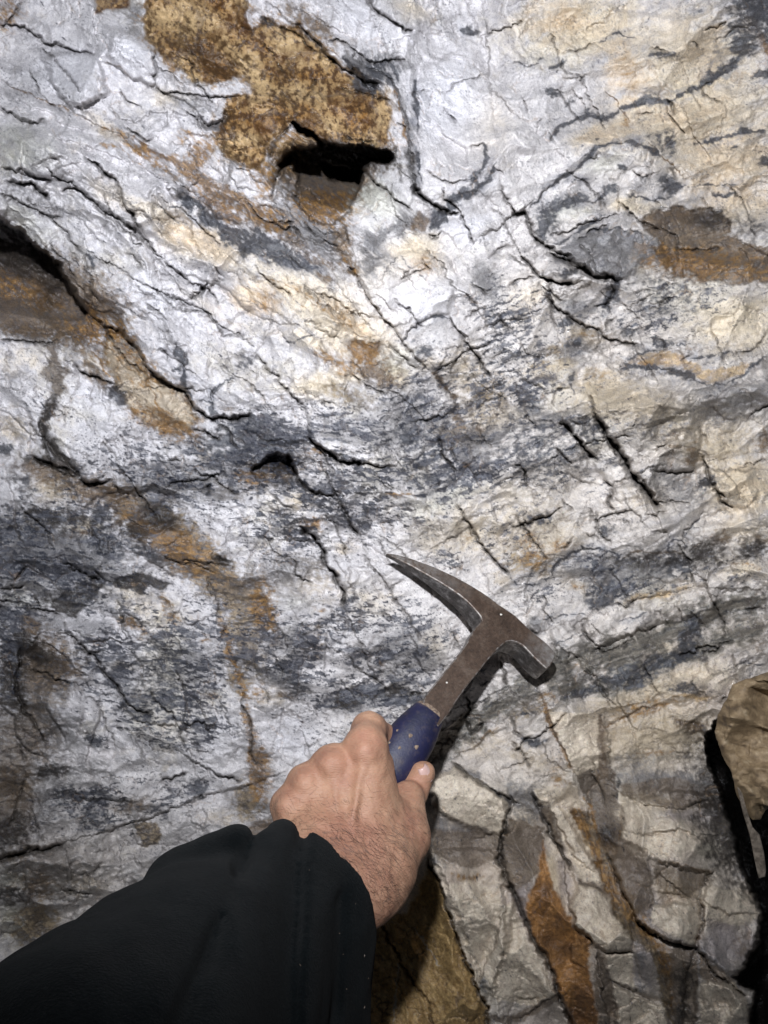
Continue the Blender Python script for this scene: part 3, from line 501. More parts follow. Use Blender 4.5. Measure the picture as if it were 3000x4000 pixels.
bl(1,2,'cream',1380,110,130,100,0,.5); bl(1,2,'tan',1120,160,120,90,0,.5); bl(1,2,'schist',1100,150,200,80,-10,.4); bl(1,2,'fleck',1200,320,220,110,-10,.9); bl(1,2,'fleck',1560,180,180,160,0,.6); bl(1,2,'cream',750,590,160,110,0,.35); bl(1,2,'tan',1600,450,70,50,0,.4); bl(1,2,'fleck',1200,700,200,200,-10,.4)
bl(1,2,'rust',1370,150,30,20,0,.4); bl(1,2,'cream',1150,850,90,110,0,.4); bl(1,2,V,620,560,50,26,-20,.7); bl(1,2,'rust',30,1590,50,60,0,.9); bl(1,2,'fleck',1400,1150,200,200,-15,.4)
# schist band that runs up to the right below the hammer
vn(1,2,'band',90,[(1050,1659),(1250,1480),(1420,1350),(1659,1200)],.95); vn(2,2,'band',80,[(0,1200),(160,1080),(330,970),(520,930),(760,900),(980,800),(1200,690),(1400,620),(1659,560)],.9); vn(2,2,'band',60,[(600,1030),(800,1010),(1000,960),(1200,900),(1350,820),(1659,760)],.8); vn(2,2,'band',60,[(250,1130),(500,1160),(760,1120),(900,1040)],.7)
cr(1,2,8,24,30,[(1180,1480),(1270,1390),(1380,1300),(1500,1200),(1659,1110)],.6); cr(1,2,9,34,-36,[(1360,1360),(1400,1430),(1490,1370)],.9); cr(1,2,9,26,26,[(1290,1600),(1330,1560),(1420,1530),(1500,1450),(1659,1380)],.6); vn(1,2,'rust',10,[(1420,1520),(1500,1440),(1620,1370)],.8)
# ---- square 2,2
cr(2,2,5,22,20,[(20,20),(60,80),(100,130),(160,230),(220,300)],.8); cr(2,2,8,26,24,[(540,0),(540,90),(590,150),(650,200)],.8); cr(2,2,9,30,24,[(870,20),(920,20),(990,8)],1); cr(2,2,5,14,14,[(670,30),(760,80),(800,130)],.6); cr(2,2,7,16,12,[(470,130),(560,170)],.9)
vn(2,2,V,11,[(250,420),(280,350),(360,280),(450,240),(560,240),(660,260),(730,300)],.9); cr(2,2,7,22,20,[(250,410),(280,350),(360,280),(450,240),(560,240)],.4); vn(2,2,'brown',10,[(730,300),(760,260),(850,250),(930,260),(1010,260),(1130,285)],.9)
vn(2,2,V,12,[(1010,250),(1010,200),(1050,175),(1100,185),(1130,220)],1); cr(2,2,5,14,14,[(1100,180),(1120,110),(1160,90),(1230,20),(1260,0)],.8); vn(2,2,V,10,[(1110,170),(1150,110),(1230,20)],.6)
vn(2,2,V,12,[(0,420),(30,470),(100,470),(170,465),(250,420)],.9); vn(2,2,V,12,[(200,700),(260,680),(330,660),(460,665)],.9); cr(2,2,12,40,20,[(460,700),(465,760),(490,810),(540,870)],1)
cr(2,2,7,22,24,[(540,870),(650,850),(760,800),(900,750),(975,700)],.5); cr(2,2,6,20,-20,[(975,700),(955,660),(900,640)],.5); vn(2,2,V,9,[(680,722),(740,705),(800,690),(870,650)],.9); vn(2,2,V,12,[(270,870),(370,830),(430,780)],.8); cr(2,2,13,40,0,[(110,750),(150,775),(185,768)],1)
cr(2,2,7,22,20,[(1155,390),(1165,440),(1185,485)],.8); cr(2,2,7,22,24,[(1510,620),(1590,620),(1659,632)],.9); cr(2,2,6,20,-20,[(1290,860),(1380,840),(1400,780)],.3); cr(2,2,6,20,20,[(580,880),(580,960),(560,1050)],.5); cr(2,2,7,22,-24,[(470,680),(520,640),(620,610),(740,590)],.5)
cr(2,2,7,22,24,[(740,575),(900,560),(1000,520),(1180,490),(1380,490),(1500,500)],.5); cr(2,2,6,20,20,[(600,1390),(700,1340),(850,1270),(980,1240)],.6); vn(2,2,'rust',9,[(600,1395),(700,1345),(850,1275),(980,1245)],1); vn(2,2,V,9,[(1460,990),(1540,985),(1620,985)],.9)
vn(2,2,'rust',22,[(220,1230),(240,1330),(280,1450),(330,1560),(410,1680)],1.0); cr(2,2,8,26,34,[(240,1330),(280,1450),(330,1560),(410,1680)],.6); vn(2,2,'dust',26,[(580,1290),(570,1400),(590,1500),(600,1680)],1); vn(2,2,'brown',14,[(575,1290),(560,1400),(570,1480)],.8); cr(2,2,8,26,-30,[(600,1290),(610,1400),(630,1500),(640,1659)],.5)
cr(2,2,10,34,24,[(0,1220),(30,1180),(60,1130)],.5); cr(2,2,9,30,20,[(0,1340),(20,1430),(60,1460)],.8); cr(2,2,7,26,30,[(0,1500),(50,1530),(90,1570),(110,1659)],.7); cr(2,2,6,20,30,[(150,1110),(200,1230),(20,1290)],.4); vn(2,2,V,24,[(60,1470),(150,1500),(230,1480)],.9); vn(2,2,V,16,[(40,1330),(100,1300),(170,1290)],.8)
cr(2,2,6,22,30,[(1440,860),(1440,1000),(1450,1090),(1400,1180),(1340,1280)],.3); cr(2,2,6,20,24,[(630,1280),(800,1240),(900,1200)],.3); cr(2,2,5,16,18,[(1020,1500),(1060,1560),(1200,1580)],.4)
bl(2,2,'soot_shade',1250,270,130,80,8,.75); bl(2,2,'soot_shade',1560,240,110,50,-8,.7); bl(2,2,'brown',1600,190,110,40,-10,.5); bl(2,2,'soot_shade',860,320,230,60,-6,.5); bl(2,2,V,1080,340,130,60,0,.6); bl(2,2,'schist',850,370,260,110,-10,.8); bl(2,2,'schist',530,370,230,110,10,.7); bl(2,2,'brown',1350,160,90,60,-30,.5)
bl(2,2,V,620,520,120,60,-10,.75); bl(2,2,V,560,590,70,40,-30,.6); bl(2,2,'tan',440,480,110,50,25,.5); bl(2,2,'rust',440,490,80,26,25,.35); bl(2,2,'fleck',560,330,200,80,5,1.1); bl(2,2,'fleck',850,480,250,60,-8,1.0); bl(2,2,'fleck',150,480,200,100,0,.8); bl(2,2,'fleck',1350,400,250,60,-5,.8)
bl(2,2,'tan',180,130,220,130,20,.5); bl(2,2,'rust',320,230,90,40,-10,.4); bl(2,2,'rust',150,310,80,70,30,.45); bl(2,2,V,160,40,100,40,0,.5); bl(2,2,'rust',100,190,60,60,0,.35); bl(2,2,'schist',150,110,200,90,0,.3); bl(2,2,V,610,120,50,30,0,.6)
bl(2,2,'cream',1500,100,220,110,0,.4); bl(2,2,'cream',1500,370,200,70,10,.5); bl(2,2,'rust',1500,340,160,14,10,.4); bl(2,2,'ochre',900,540,230,24,-12,.5); bl(2,2,V,1150,800,50,130,20,.85); bl(2,2,'tan',850,850,280,60,-18,.6); bl(2,2,V,740,1080,170,60,-8,.6); bl(2,2,V,1000,960,200,40,-18,.6)
bl(2,2,'cream',960,870,90,40,-10,.6); bl(2,2,'schist',160,730,60,50,0,.7); bl(2,2,'ochre',1180,1200,110,20,4,.9); bl(2,2,'tan',1000,1100,260,90,-15,.5); bl(2,2,V,1120,1140,90,40,0,.6); bl(2,2,'brown',1230,1140,40,30,0,.7); bl(2,2,'schist',400,1100,180,80,-10,.55); bl(2,2,V,460,1170,110,30,-10,.6)
bl(2,2,'rust',380,1000,50,20,-10,.3); bl(2,2,'tan',850,1500,350,160,-10,.55); bl(2,2,'rust',800,1260,160,26,-20,.5); bl(2,2,'brown',1170,1380,70,30,10,.6); bl(2,2,'brown',1060,1340,40,16,10,.5); bl(2,2,'tan',1500,780,200,80,-15,.5); bl(2,2,'brown',1600,870,80,60,0,.3); bl(2,2,'grey',1150,1480,150,110,0,.5)
bl(2,2,'ochre2',100,1280,140,60,-10,.5); bl(2,2,'rust',230,1200,60,40,20,.4); bl(2,2,'tan',130,1600,190,70,20,.4); bl(2,2,'rust',930,1560,120,10,-6,.5); bl(2,2,'grey',420,1450,110,150,0,.5); bl(2,2,'schist',850,1600,250,60,-8,.4)
dm(2,2,34,700,720,220,80,-20,3); dm(2,2,34,1180,600,240,80,-20,3); dm(2,2,34,330,800,100,60,-20,3); dm(2,2,26,430,880,60,50,-10,3); dm(2,2,30,1070,220,55,40,0,3); dm(2,2,34,500,330,200,90,-5,3); dm(2,2,50,420,1480,120,200,-15,3); dm(2,2,44,900,1450,250,180,0,3); dm(2,2,30,1300,1150,130,80,0,3)
# ---- square 0,3
cr(0,3,22,60,60,[(-100,600),(0,580),(150,550),(300,520),(410,500)],1); cr(0,3,8,30,40,[(410,490),(550,440),(700,410),(860,350),(1000,310),(1120,260),(1300,190),(1500,140),(1659,100)],.6)
cr(0,3,8,30,-40,[(410,500),(430,580),(470,660),(480,760)],.6); cr(0,3,8,26,34,[(150,640),(160,740),(150,830)],.6); cr(0,3,7,24,26,[(380,790),(480,810),(600,810)],.8); cr(0,3,10,20,0,[(510,690),(600,680),(640,640),(690,600)],1)
cr(0,3,7,26,34,[(850,400),(900,500),(990,490),(1045,440)],.5); cr(0,3,7,26,-34,[(60,380),(80,300),(120,180),(160,60)],.7); cr(0,3,7,26,30,[(200,240),(230,340),(260,460)],.6); cr(0,3,7,30,40,[(1030,95),(1130,50),(1200,30)],.9); cr(0,3,6,24,34,[(1230,280),(1250,360),(1330,400)],.3); cr(0,3,6,24,-34,[(700,30),(730,150),(720,200)],.3)
cr(0,3,6,24,30,[(0,800),(130,780),(150,880)],.6); cr(0,3,6,24,30,[(760,440),(780,560),(790,700)],.4); cr(0,3,6,24,30,[(480,160),(560,210),(700,200),(900,230)],.6); cr(0,3,6,20,30,[(1320,230),(1330,330),(1310,400)],.3); cr(0,3,6,20,30,[(0,1060),(120,1060),(130,1120)],.5); cr(0,3,6,20,30,[(800,560),(860,560),(900,640)],.5)
cr(0,3,8,30,34,[(1400,40),(1480,60),(1560,90)],.8)
pg('ochre2',T(0,3,[(860,370),(940,340),(1010,350),(1050,440),(1010,500),(930,500)]),.9,8,8); bl(0,3,'ochre2',230,1010,130,110,-20,.9); bl(0,3,'ochre2',1600,210,90,110,0,.75); bl(0,3,'brown',240,760,110,110,0,.6); bl(0,3,'soot_shade',60,400,150,120,0,.6); bl(0,3,'brown',60,100,150,120,0,.5); bl(0,3,'soot_shade',60,840,110,60,0,.5)
bl(0,3,'fleck',750,250,300,110,-5,1.3); bl(0,3,V,600,330,90,60,0,.6); bl(0,3,V,430,170,90,50,0,.6); bl(0,3,V,1280,130,50,60,0,.7); bl(0,3,'fleck',1200,150,200,80,0,.7); bl(0,3,'soot_shade',330,20,100,50,0,.7); bl(0,3,'schist',200,300,200,180,0,.45); bl(0,3,'brown',850,250,150,50,-10,.5); bl(0,3,'tan',560,760,160,60,0,.4); bl(0,3,'tan',1450,330,150,60,0,.35)
bl(0,3,'green',80,720,110,60,0,.5); bl(0,3,'tan',100,560,200,40,-15,.3); bl(0,3,'schist',1150,620,400,90,-20,.4); bl(0,3,'brown',1659,420,80,40,0,.7); bl(0,3,'green',80,980,90,80,0,.5)
dm(0,3,50,600,600,170,160,-15,3); dm(0,3,34,300,650,110,150,-10,3); dm(0,3,40,380,350,120,120,0,3); dm(0,3,34,860,100,140,110,0,3); dm(0,3,40,1150,380,110,120,-20,3)
# ---- square 1,3
pg('mustard',T(1,3,[(980,950),(1090,720),(1130,620),(1200,780),(1260,1000),(1340,1220),(1430,1430),(1500,1560),(1510,1700),(1500,2200),(300,2200),(500,1300),(600,1000),(860,960)]),.95,9,-30)
cr(1,3,7,26,20,[(800,980),(870,1120),(930,1230)],.8); cr(1,3,6,26,24,[(930,1250),(1000,1350),(1100,1500),(1150,1700)],.7); vn(1,3,'pale',8,[(920,1250),(905,1450),(890,1700)],.8); vn(1,3,'pale',7,[(990,1020),(1100,1140),(1200,1290)],.7)
cr(1,3,9,50,60,[(1120,600),(1180,740),(1230,880),(1280,1050),(1340,1220),(1430,1420),(1500,1540),(1510,1700)],.9,150)
cr(1,3,14,36,30,[(1280,-20),(1400,70),(1500,120),(1600,180),(1659,230)],.9); cr(1,3,13,40,-20,[(1659,230),(1640,300),(1620,350),(1590,450),(1580,560),(1600,680),(1659,800)],.7)
vn(1,3,'schist',30,[(1320,0),(1450,110),(1580,180),(1659,260)],.9); vn(1,3,'soot_shade',26,[(1640,300),(1620,400),(1600,500),(1590,620)],.6); vn(1,3,'schist',30,[(1590,900),(1570,1080),(1510,1220),(1460,1400),(1480,1480)],.9); cr(1,3,6,24,24,[(1590,880),(1575,1080),(1500,1220),(1440,1440)],.5)
bl(1,3,'schist',1320,450,190,90,10,.7); bl(1,3,'rust',1400,710,110,20,6,.6); bl(1,3,'rust',1370,720,50,26,0,.6); bl(1,3,'schist',1250,560,160,80,0,.5); bl(1,3,'tan',1100,840,80,90,-20,.4); bl(1,3,'cream',1330,900,130,80,0,.2); bl(1,3,'tan',1300,500,130,20,0,.5); bl(1,3,'mauve',1400,1100,140,230,-20,.5); bl(1,3,'rust',1350,1130,60,10,10,.4)
bl(1,3,'rust',20,50,70,90,0,.7); bl(1,3,'rust',30,150,50,90,0,.6); cr(1,3,7,20,24,[(0,110),(100,60),(200,10)],.6); bl(1,3,'mauve',1600,1300,80,300,0,.4); bl(1,3,'brown',40,380,110,50,-20,.7); vn(1,3,'rust',14,[(30,0),(30,120),(20,220)],.6)
bl(1,3,'schist',1130,230,60,60,0,.7); bl(1,3,'schist',1140,370,100,70,20,.6)
dm(1,3,60,1400,220,220,170,25,3); dm(1,3,50,1350,850,150,250,-15,3); dm(1,3,60,1600,1350,100,300,0,3)
# ---- square 2,3
cr(2,3,13,44,-50,[(140,180),(180,260),(220,350),(260,440),(310,530),(380,650)],.8,90); cr(2,3,16,70,-40,[(-20,760),(0,790),(50,900),(110,1050),(190,1200),(260,1320),(310,1480),(370,1640),(400,1750)],1,140)
pg('orange',T(2,3,[(200,470),(170,680),(90,900),(110,1020),(190,1200),(260,1320),(330,1500),(370,1700),(420,2200),(600,2200),(550,1659),(540,1450),(490,1240),(520,1110),(410,1040),(370,960),(330,880),(270,780),(240,640)]),.95,8,0)
pg('ochre2',T(2,3,[(380,280),(510,300),(560,420),(700,500),(640,600),(640,760),(700,860),(800,950),(930,1120),(1010,1350),(1040,1520),(1060,1700),(980,1560),(940,1300),(860,1150),(720,1080),(650,960),(640,850),(600,760),(540,620),(490,560),(430,400)]),.8,10,-14)
pg('dust',T(2,3,[(400,-30),(650,-30),(690,200),(720,300),(720,420),(700,500),(560,440),(520,290),(490,200),(430,100)]),.85,10,8)
vn(2,3,'rust',20,[(470,180),(530,300),(550,450),(560,600),(600,720)],.9); vn(2,3,'soot_shade',16,[(690,60),(690,190),(640,180)],.8); vn(2,3,'rust',14,[(700,280),(715,400),(690,480)],.8); vn(2,3,'brown',24,[(560,440),(640,500),(680,540)],.9); vn(2,3,'rust',12,[(640,620),(720,800),(760,900),(900,1060)],.9)
cr(2,3,9,40,60,[(620,560),(700,760),(790,940),(900,1080),(1060,1150),(1190,1165)],.8,150); cr(2,3,7,30,-30,[(1190,1165),(1220,1080),(1250,1000),(1220,900),(1200,850),(1250,720),(1300,680)],.7); cr(2,3,7,30,34,[(1190,1165),(1290,1300),(1400,1400),(1520,1480)],.7)
cr(2,3,7,30,-34,[(1190,1165),(1140,1300),(1110,1500),(1100,1700)],.6); cr(2,3,7,26,30,[(930,620),(1100,640),(1290,690)],.6); cr(2,3,7,26,30,[(910,740),(960,690),(1050,780),(1180,850)],.6); vn(2,3,'rust',12,[(930,610),(1130,630),(1290,690)],.7); cr(2,3,7,26,34,[(930,810),(1060,830),(1150,850)],.6)
cr(2,3,7,26,30,[(590,1200),(680,1190),(790,1180)],.9); cr(2,3,10,36,34,[(480,1080),(530,1120),(510,1160)],.9); cr(2,3,7,30,-40,[(540,1180),(570,1320),(600,1500),(650,1700)],.5); cr(2,3,7,26,34,[(650,1380),(800,1450),(960,1540)],.5); cr(2,3,7,30,40,[(330,560),(350,760),(380,920),(420,1040),(520,1110)],.6)
cr(2,3,6,24,-34,[(430,730),(540,790),(600,800)],.5); cr(2,3,6,24,34,[(400,1040),(380,1240),(480,1300)],.3); cr(2,3,7,26,34,[(0,1620),(120,1590),(240,1500),(300,1480)],.6); cr(2,3,6,18,24,[(30,1490),(160,1480)],.7); cr(2,3,6,22,34,[(240,240),(330,420),(430,600),(560,700)],.2); cr(2,3,6,22,34,[(720,170),(900,250),(1100,260),(1290,180)],.2)
cr(2,3,6,22,34,[(760,420),(900,440),(1080,380),(1200,440),(1350,430)],.2); cr(2,3,6,22,34,[(1220,860),(1400,940),(1580,960)],.2); cr(2,3,6,22,34,[(860,560),(880,700),(900,900),(940,960)],.2)
cr(2,3,7,30,34,[(780,1090),(800,1250),(860,1400)],.2)
vn(2,3,'dust',30,[(240,260),(290,400),(320,540)],.8); vn(2,3,'schist',60,[(560,1260),(600,1450),(640,1659)],.75); vn(2,3,'schist',26,[(420,720),(520,780),(600,800)],.7); vn(2,3,'soot_shade',60,[(1130,1250),(1110,1450),(1100,1700)],.6); vn(2,3,'brown',40,[(960,1200),(1030,1400),(1060,1600)],.6)
bl(2,3,'schist',100,200,180,80,35,.7); bl(2,3,'schist',80,500,130,180,0,.7); bl(2,3,'tan',90,350,80,90,0,.5); bl(2,3,'schist',1000,90,330,70,5,.7); bl(2,3,'mauve',1150,280,250,80,10,.7); bl(2,3,'mauve',800,760,110,280,-20,.8); bl(2,3,'schist',780,700,110,260,-25,.4); bl(2,3,'tan',1050,770,170,70,5,.6); bl(2,3,'mauve',1380,1150,200,170,0,.7)
bl(2,3,'schist',1000,400,400,80,5,.4); bl(2,3,'tan',820,140,150,60,0,.3); bl(2,3,'green',1270,510,90,60,0,.4); bl(2,3,'rust',1180,1090,50,30,0,.6); bl(2,3,'rust',1420,960,90,20,0,.5); bl(2,3,'schist',1250,1300,200,110,30,.7); bl(2,3,'mauve',900,1300,120,170,0,.7); bl(2,3,'schist',830,1250,50,160,-5,.5); bl(2,3,'schist',200,1480,170,60,-30,.6)
bl(2,3,'schist',1000,1000,160,60,20,.5); bl(2,3,'schist',1350,240,110,90,0,.6); bl(2,3,'mauve',100,850,100,150,0,.6); bl(2,3,'cream',260,660,30,130,-10,.8); bl(2,3,'mauve',350,700,30,150,-10,.5); bl(2,3,'schist',750,1400,110,40,20,.5); bl(2,3,'soot_shade',330,1000,90,60,0,.2)
for a in ((60,1160,540,150,330,-30,3.5),(70,980,450,280,190,10,3),(60,1400,900,170,150,0,3.5),(60,1360,1530,190,150,20,3.5),(50,350,380,90,180,-25,3),(50,520,900,110,120,-20,3),(60,1060,1010,150,110,30,3),(50,740,1500,150,130,20,3),(60,100,1350,180,250,-20,3),(40,200,130,120,60,10,3)):
    dm(2,3,a[0],a[1],a[2],a[3],a[4],a[5],a[6])
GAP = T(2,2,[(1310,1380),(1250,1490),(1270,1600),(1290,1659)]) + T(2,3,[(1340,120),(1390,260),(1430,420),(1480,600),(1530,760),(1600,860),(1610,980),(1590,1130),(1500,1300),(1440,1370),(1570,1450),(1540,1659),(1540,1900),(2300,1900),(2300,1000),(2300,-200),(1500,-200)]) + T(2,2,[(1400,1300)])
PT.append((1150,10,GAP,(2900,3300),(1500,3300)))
bl(2,3,'soot_shade',1500,300,260,500,-20,1.0);  # gap walls coloured black to stand for shade in its depth
GAP_SHADE = GAP  # outline of the shade painted into the gap

for a in ((0,0,1330,330,170,90,10,.6),(0,0,1200,260,70,120,0,.5),(0,0,1440,460,130,50,0,.5),(0,0,1560,420,80,60,0,.4),(0,0,1480,900,70,100,0,.4),(1,0,210,640,110,60,20,.5),(1,0,200,480,80,40,0,.4),(1,0,700,700,60,50,0,.3),(1,0,620,880,160,40,6,.4)):
    bl(a[0],a[1],'crustdark',*a[2:])

bl(0,1,'brown',200,200,480,200,15,1); bl(0,1,'brown',150,330,480,130,10,.95); bl(0,1,'soot_shade',120,60,330,60,22,.4); bl(0,1,'soot_shade',330,250,90,110,40,.4)  # more brown stone and more overhang shade painted in the hollow
pg('none',T(0,0,[(290,385),(380,350),(560,352),(640,400),(690,560),(685,600),(620,640),(530,692),(400,640),(330,520)]),0,14,70)
cr(0,0,10,26,40,[(330,520),(400,640),(460,695),(530,694),(620,645),(688,590)],.6)
pg('none',T(0,0,[(750,180),(900,230),(1000,340),(1000,530),(960,560),(850,490),(740,400),(690,350)]),0,12,36)
pg('none',T(1,0,[(1060,440),(1300,340),(1500,480),(1520,600),(1560,900),(1450,940),(1380,960),(1240,880),(1060,760)]),0,16,30)
pg('none',T(1,1,[(680,140),(840,30),(1000,-40),(1230,10),(1300,130),(1250,360),(1120,395),(1030,430),(950,540),(760,320)]),0,14,34)
pg('none',T(1,1,[(350,1180),(330,1000),(310,780),(430,700),(640,830),(850,860),(1180,840),(1300,950),(1200,1130),(1190,1180),(1000,1330),(700,1340),(540,1320),(430,1250)]),0,16,34)
pg('none',T(2,1,[(545,1040),(620,960),(900,900),(1150,980),(1230,1150),(1180,1380),(920,1390),(960,1600),(850,1480),(640,1190)]),0,14,46)
pg('none',T(2,1,[(330,1060),(370,1000),(530,1000),(560,1110),(690,1290),(740,1400),(740,1440),(640,1490),(560,1400),(520,1290),(380,1140)]),0,10,40)
pg('none',T(2,2,[(475,690),(620,610),(760,590),(900,640),(965,700),(760,800),(540,865),(490,800)]),0,10,40)
pg('none',T(2,2,[(930,640),(1050,540),(1200,495),(1380,540),(1300,640),(990,720)]),0,10,34)
pg('none',T(2,3,[(160,180),(300,250),(400,400),(560,660),(600,800),(430,770),(330,590),(260,440)]),0,10,34)
pg('none',T(1,3,[(1150,60),(1290,0),(1500,120),(1640,250),(1600,440),(1440,400),(1250,330),(1130,230)]),0,12,44)

cr(1,0,9,34,-46,[(250,1230),(275,1330),(350,1420),(450,1450),(550,1430),(620,1340),(660,1220)],.6)
cr(1,0,7,22,-26,[(110,1330),(210,1450),(330,1560),(470,1620),(600,1640)],.6)
cr(1,0,6,18,-22,[(170,1300),(260,1430),(380,1520),(500,1550),(580,1500)],.5)
bl(1,0,'rust',450,1330,150,80,0,1.0); bl(1,0,'brown',440,1190,170,110,0,1.0); bl(1,0,'tan',590,1340,60,60,0,.7); bl(1,0,'schist',250,1500,220,80,30,.6)
for a in ((0,1,1150,1450,420,130,4,.6),(0,1,1500,1250,200,150,10,.5),(1,1,80,1180,220,120,10,.5),(1,1,650,1480,420,110,5,.35),(1,1,1050,1150,200,130,0,.4),(0,2,250,250,420,230,8,.7),(0,2,1000,1050,260,160,10,.4),(0,2,150,900,230,300,0,.45),(0,3,250,150,350,150,0,.5),(1,2,250,850,250,110,4,.4),(1,2,800,1210,350,60,0,.5),(1,2,950,900,230,170,20,.45),(2,1,200,1250,300,250,0,.35),(2,1,1000,250,300,160,0,.35),(1,0,800,450,150,90,30,.5)):
    bl(a[0],a[1],'schist' if (a[2]//10)%2 else 'blue',*a[2:7],a[7]*.8)
for a in ((0,2,300,300,500,300,0,1.2),(0,2,950,1050,450,330,5,1.0),(1,2,300,850,400,250,0,1.0),(1,1,700,1350,600,330,5,1.0),(0,1,1200,1380,500,230,0,1.0),(1,2,900,850,350,330,10,.9),(0,3,700,230,500,160,-8,1.0)):
    bl(a[0],a[1],'fleck',*a[2:])
for a in ((0,0,900,980,240,30,36,.6),(0,0,1250,1130,160,36,38,.8),(0,0,1500,1290,160,40,34,.8),(1,0,30,1420,120,50,30,.7),(0,1,900,700,190,60,38,.5),(0,1,560,480,120,60,20,.6),(1,1,430,330,260,24,38,.35),(0,2,1150,230,330,110,32,.7),(1,2,60,620,70,180,-10,.6),(2,2,900,1280,220,26,-20,.6),(2,3,350,200,60,200,-20,.5),(2,3,760,900,60,220,-30,.6),(1,1,700,640,130,80,0,.5)):
    bl(a[0],a[1],'rust',*a[2:])
# loose scree-like blocks of the lower right: steeper faces
for q,h in (([(1130,560),(1180,640),(1290,900),(1380,1150),(1470,1400),(1540,1480),(1620,1100),(1600,760),(1560,560),(1400,520)],46),):
    pg('none',T(1,3,q),0,12,h)
for q,h in (([(0,820),(110,1080),(200,1230),(270,1360),(330,1560),(380,1720),(-300,1720),(-120,1400),(0,1100)],-40),([(430,770),(600,800),(640,900),(760,1080),(790,1180),(600,1190),(520,1110),(410,1030),(380,900)],50),([(600,1210),(780,1190),(900,1160),(1000,1350),(1040,1520),(840,1460),(650,1380)],34),
            ([(650,1400),(840,1480),(1010,1560),(1010,1720),(700,1720)],60),([(630,570),(880,560),(900,880),(1200,880),(1240,1010),(1180,1150),(1050,1140),(900,1070),(780,930)],50),([(1220,860),(1310,700),(1480,760),(1590,900),(1600,1060),(1500,1280),(1410,1350),(1200,1160),(1255,1010)],44),([(1200,1380),(1400,1410),(1540,1530),(1530,1720),(1180,1720)],60),([(720,250),(1000,150),(1280,170),(1390,330),(1440,560),(1290,680),(940,610),(860,540),(720,480)],44)):
    pg('none',T(2,3,q),0,9,h)

def pc(kind, c, r, pts, s=.9, h=0, soft=9): pg(kind, T(c, r, pts), s, soft, h)
pc('whiteq',2,3,[(250,250),(380,280),(440,420),(560,660),(600,780),(430,700),(330,450)])
pc('whiteq',2,3,[(410,750),(620,820),(640,920),(760,1080),(770,1180),(600,1190),(470,1100),(420,1040),(380,900)],.85)
pc('whiteq',2,3,[(600,1215),(780,1190),(790,1420),(650,1370)],.75)
pc('whiteq',2,3,[(0,850),(60,1000),(140,1200),(230,1330),(290,1470),(130,1540),(-100,1500),(-300,1100)],.7)
pc('whiteq',1,3,[(1560,1050),(1659,1050),(1659,1500),(1540,1480),(1520,1300)],.8)
pc('whiteq',2,3,[(930,880),(1150,860),(1240,1000),(1180,1140),(1050,1100),(900,1010)],.9)
pc('whiteq',2,3,[(1220,770),(1560,790),(1590,980),(1480,1020),(1260,960)],.85)
pc('whiteq',2,3,[(1230,1390),(1450,1400),(1540,1560),(1530,1700),(1210,1700)],.8)
pc('whiteq',2,3,[(660,1400),(830,1480),(1000,1560),(1000,1700),(700,1700)],.6)
pc('whiteq',1,3,[(1150,60),(1290,0),(1500,120),(1640,250),(1600,430),(1440,380),(1250,330),(1130,230)],.8)
pc('whiteq',1,3,[(1180,760),(1400,720),(1580,820),(1570,1080),(1440,1430),(1340,1200),(1250,940)],.55)
pc('whiteq',2,2,[(250,1300),(560,1290),(560,1500),(540,1659),(430,1700),(330,1540),(270,1400)],.75)
pc('whiteq',2,3,[(150,130),(420,120),(480,260),(380,250),(180,240)],.7)
bl(2,3,'whiteq',1050,470,230,110,0,.7); bl(2,3,'whiteq',780,300,100,60,0,.7); bl(2,3,'whiteq',1400,350,60,90,0,.5); bl(2,2,'whiteq',1200,1080,200,80,0,.5)
pc('taupe',2,3,[(-20,330),(200,380),(205,470),(165,680),(30,790),(-20,700)],.85)
pc('taupe',1,3,[(1659,330),(1640,700),(1659,780),(1600,700),(1580,560),(1610,440)],.8)
pc('taupe',2,3,[(620,570),(740,480),(860,500),(890,640),(930,870),(870,960),(770,900),(700,760)],.55)
pc('taupe',2,3,[(540,1200),(600,1240),(660,1450),(700,1700),(560,1700),(545,1450)],.85)
pc('taupe',2,3,[(1020,1180),(1190,1180),(1200,1400),(1190,1700),(1060,1700),(1040,1450)],.85)
pc('taupe',2,3,[(1200,1180),(1400,1350),(1500,1470),(1220,1370)],.7)
pc('taupe',2,3,[(190,250),(240,250),(330,540),(390,690),(310,560)],.85)
pc('taupe',1,3,[(1130,400),(1440,400),(1600,460),(1570,600),(1350,660),(1140,560)],.5)
pc('taupe',2,3,[(690,110),(1000,60),(1250,100),(1330,260),(1000,260),(720,180)],.5)
pc('taupe',2,3,[(420,690),(560,780),(600,820),(520,800),(440,770)],.7)
pc('taupe',2,3,[(910,620),(1280,690),(1290,740),(1150,840),(940,790)],.5)
pc('taupe',2,3,[(-200,1620),(0,1600),(240,1490),(300,1460),(330,1500),(150,1600),(0,1659)],.8)
bl(2,2,'taupe',560,1560,60,230,-5,.8); bl(2,3,'mauve',1400,1150,150,130,0,.6); bl(2,3,'taupe',1480,1150,80,130,0,.4)
for a in ((2,1,700,950,330,150,15,.6),(2,1,1300,1150,330,250,0,.5),(2,2,150,200,300,200,0,.45),(2,1,200,1450,260,160,0,.35),(1,2,1300,150,260,170,0,.35),(2,2,1000,1450,420,200,-8,.5),(2,2,700,1230,330,80,-15,.5),(1,2,1450,1500,160,80,-20,.4)):
    bl(a[0],a[1],'tan',*a[2:])
for a in ((2,1,1500,420,330,170,0,.6),(2,0,300,200,300,170,0,.5),(2,0,1300,800,420,200,0,.6),(2,1,100,300,160,160,0,.3),(2,1,1480,1500,200,130,0,.6)):
    bl(a[0],a[1],'cream',*a[2:])

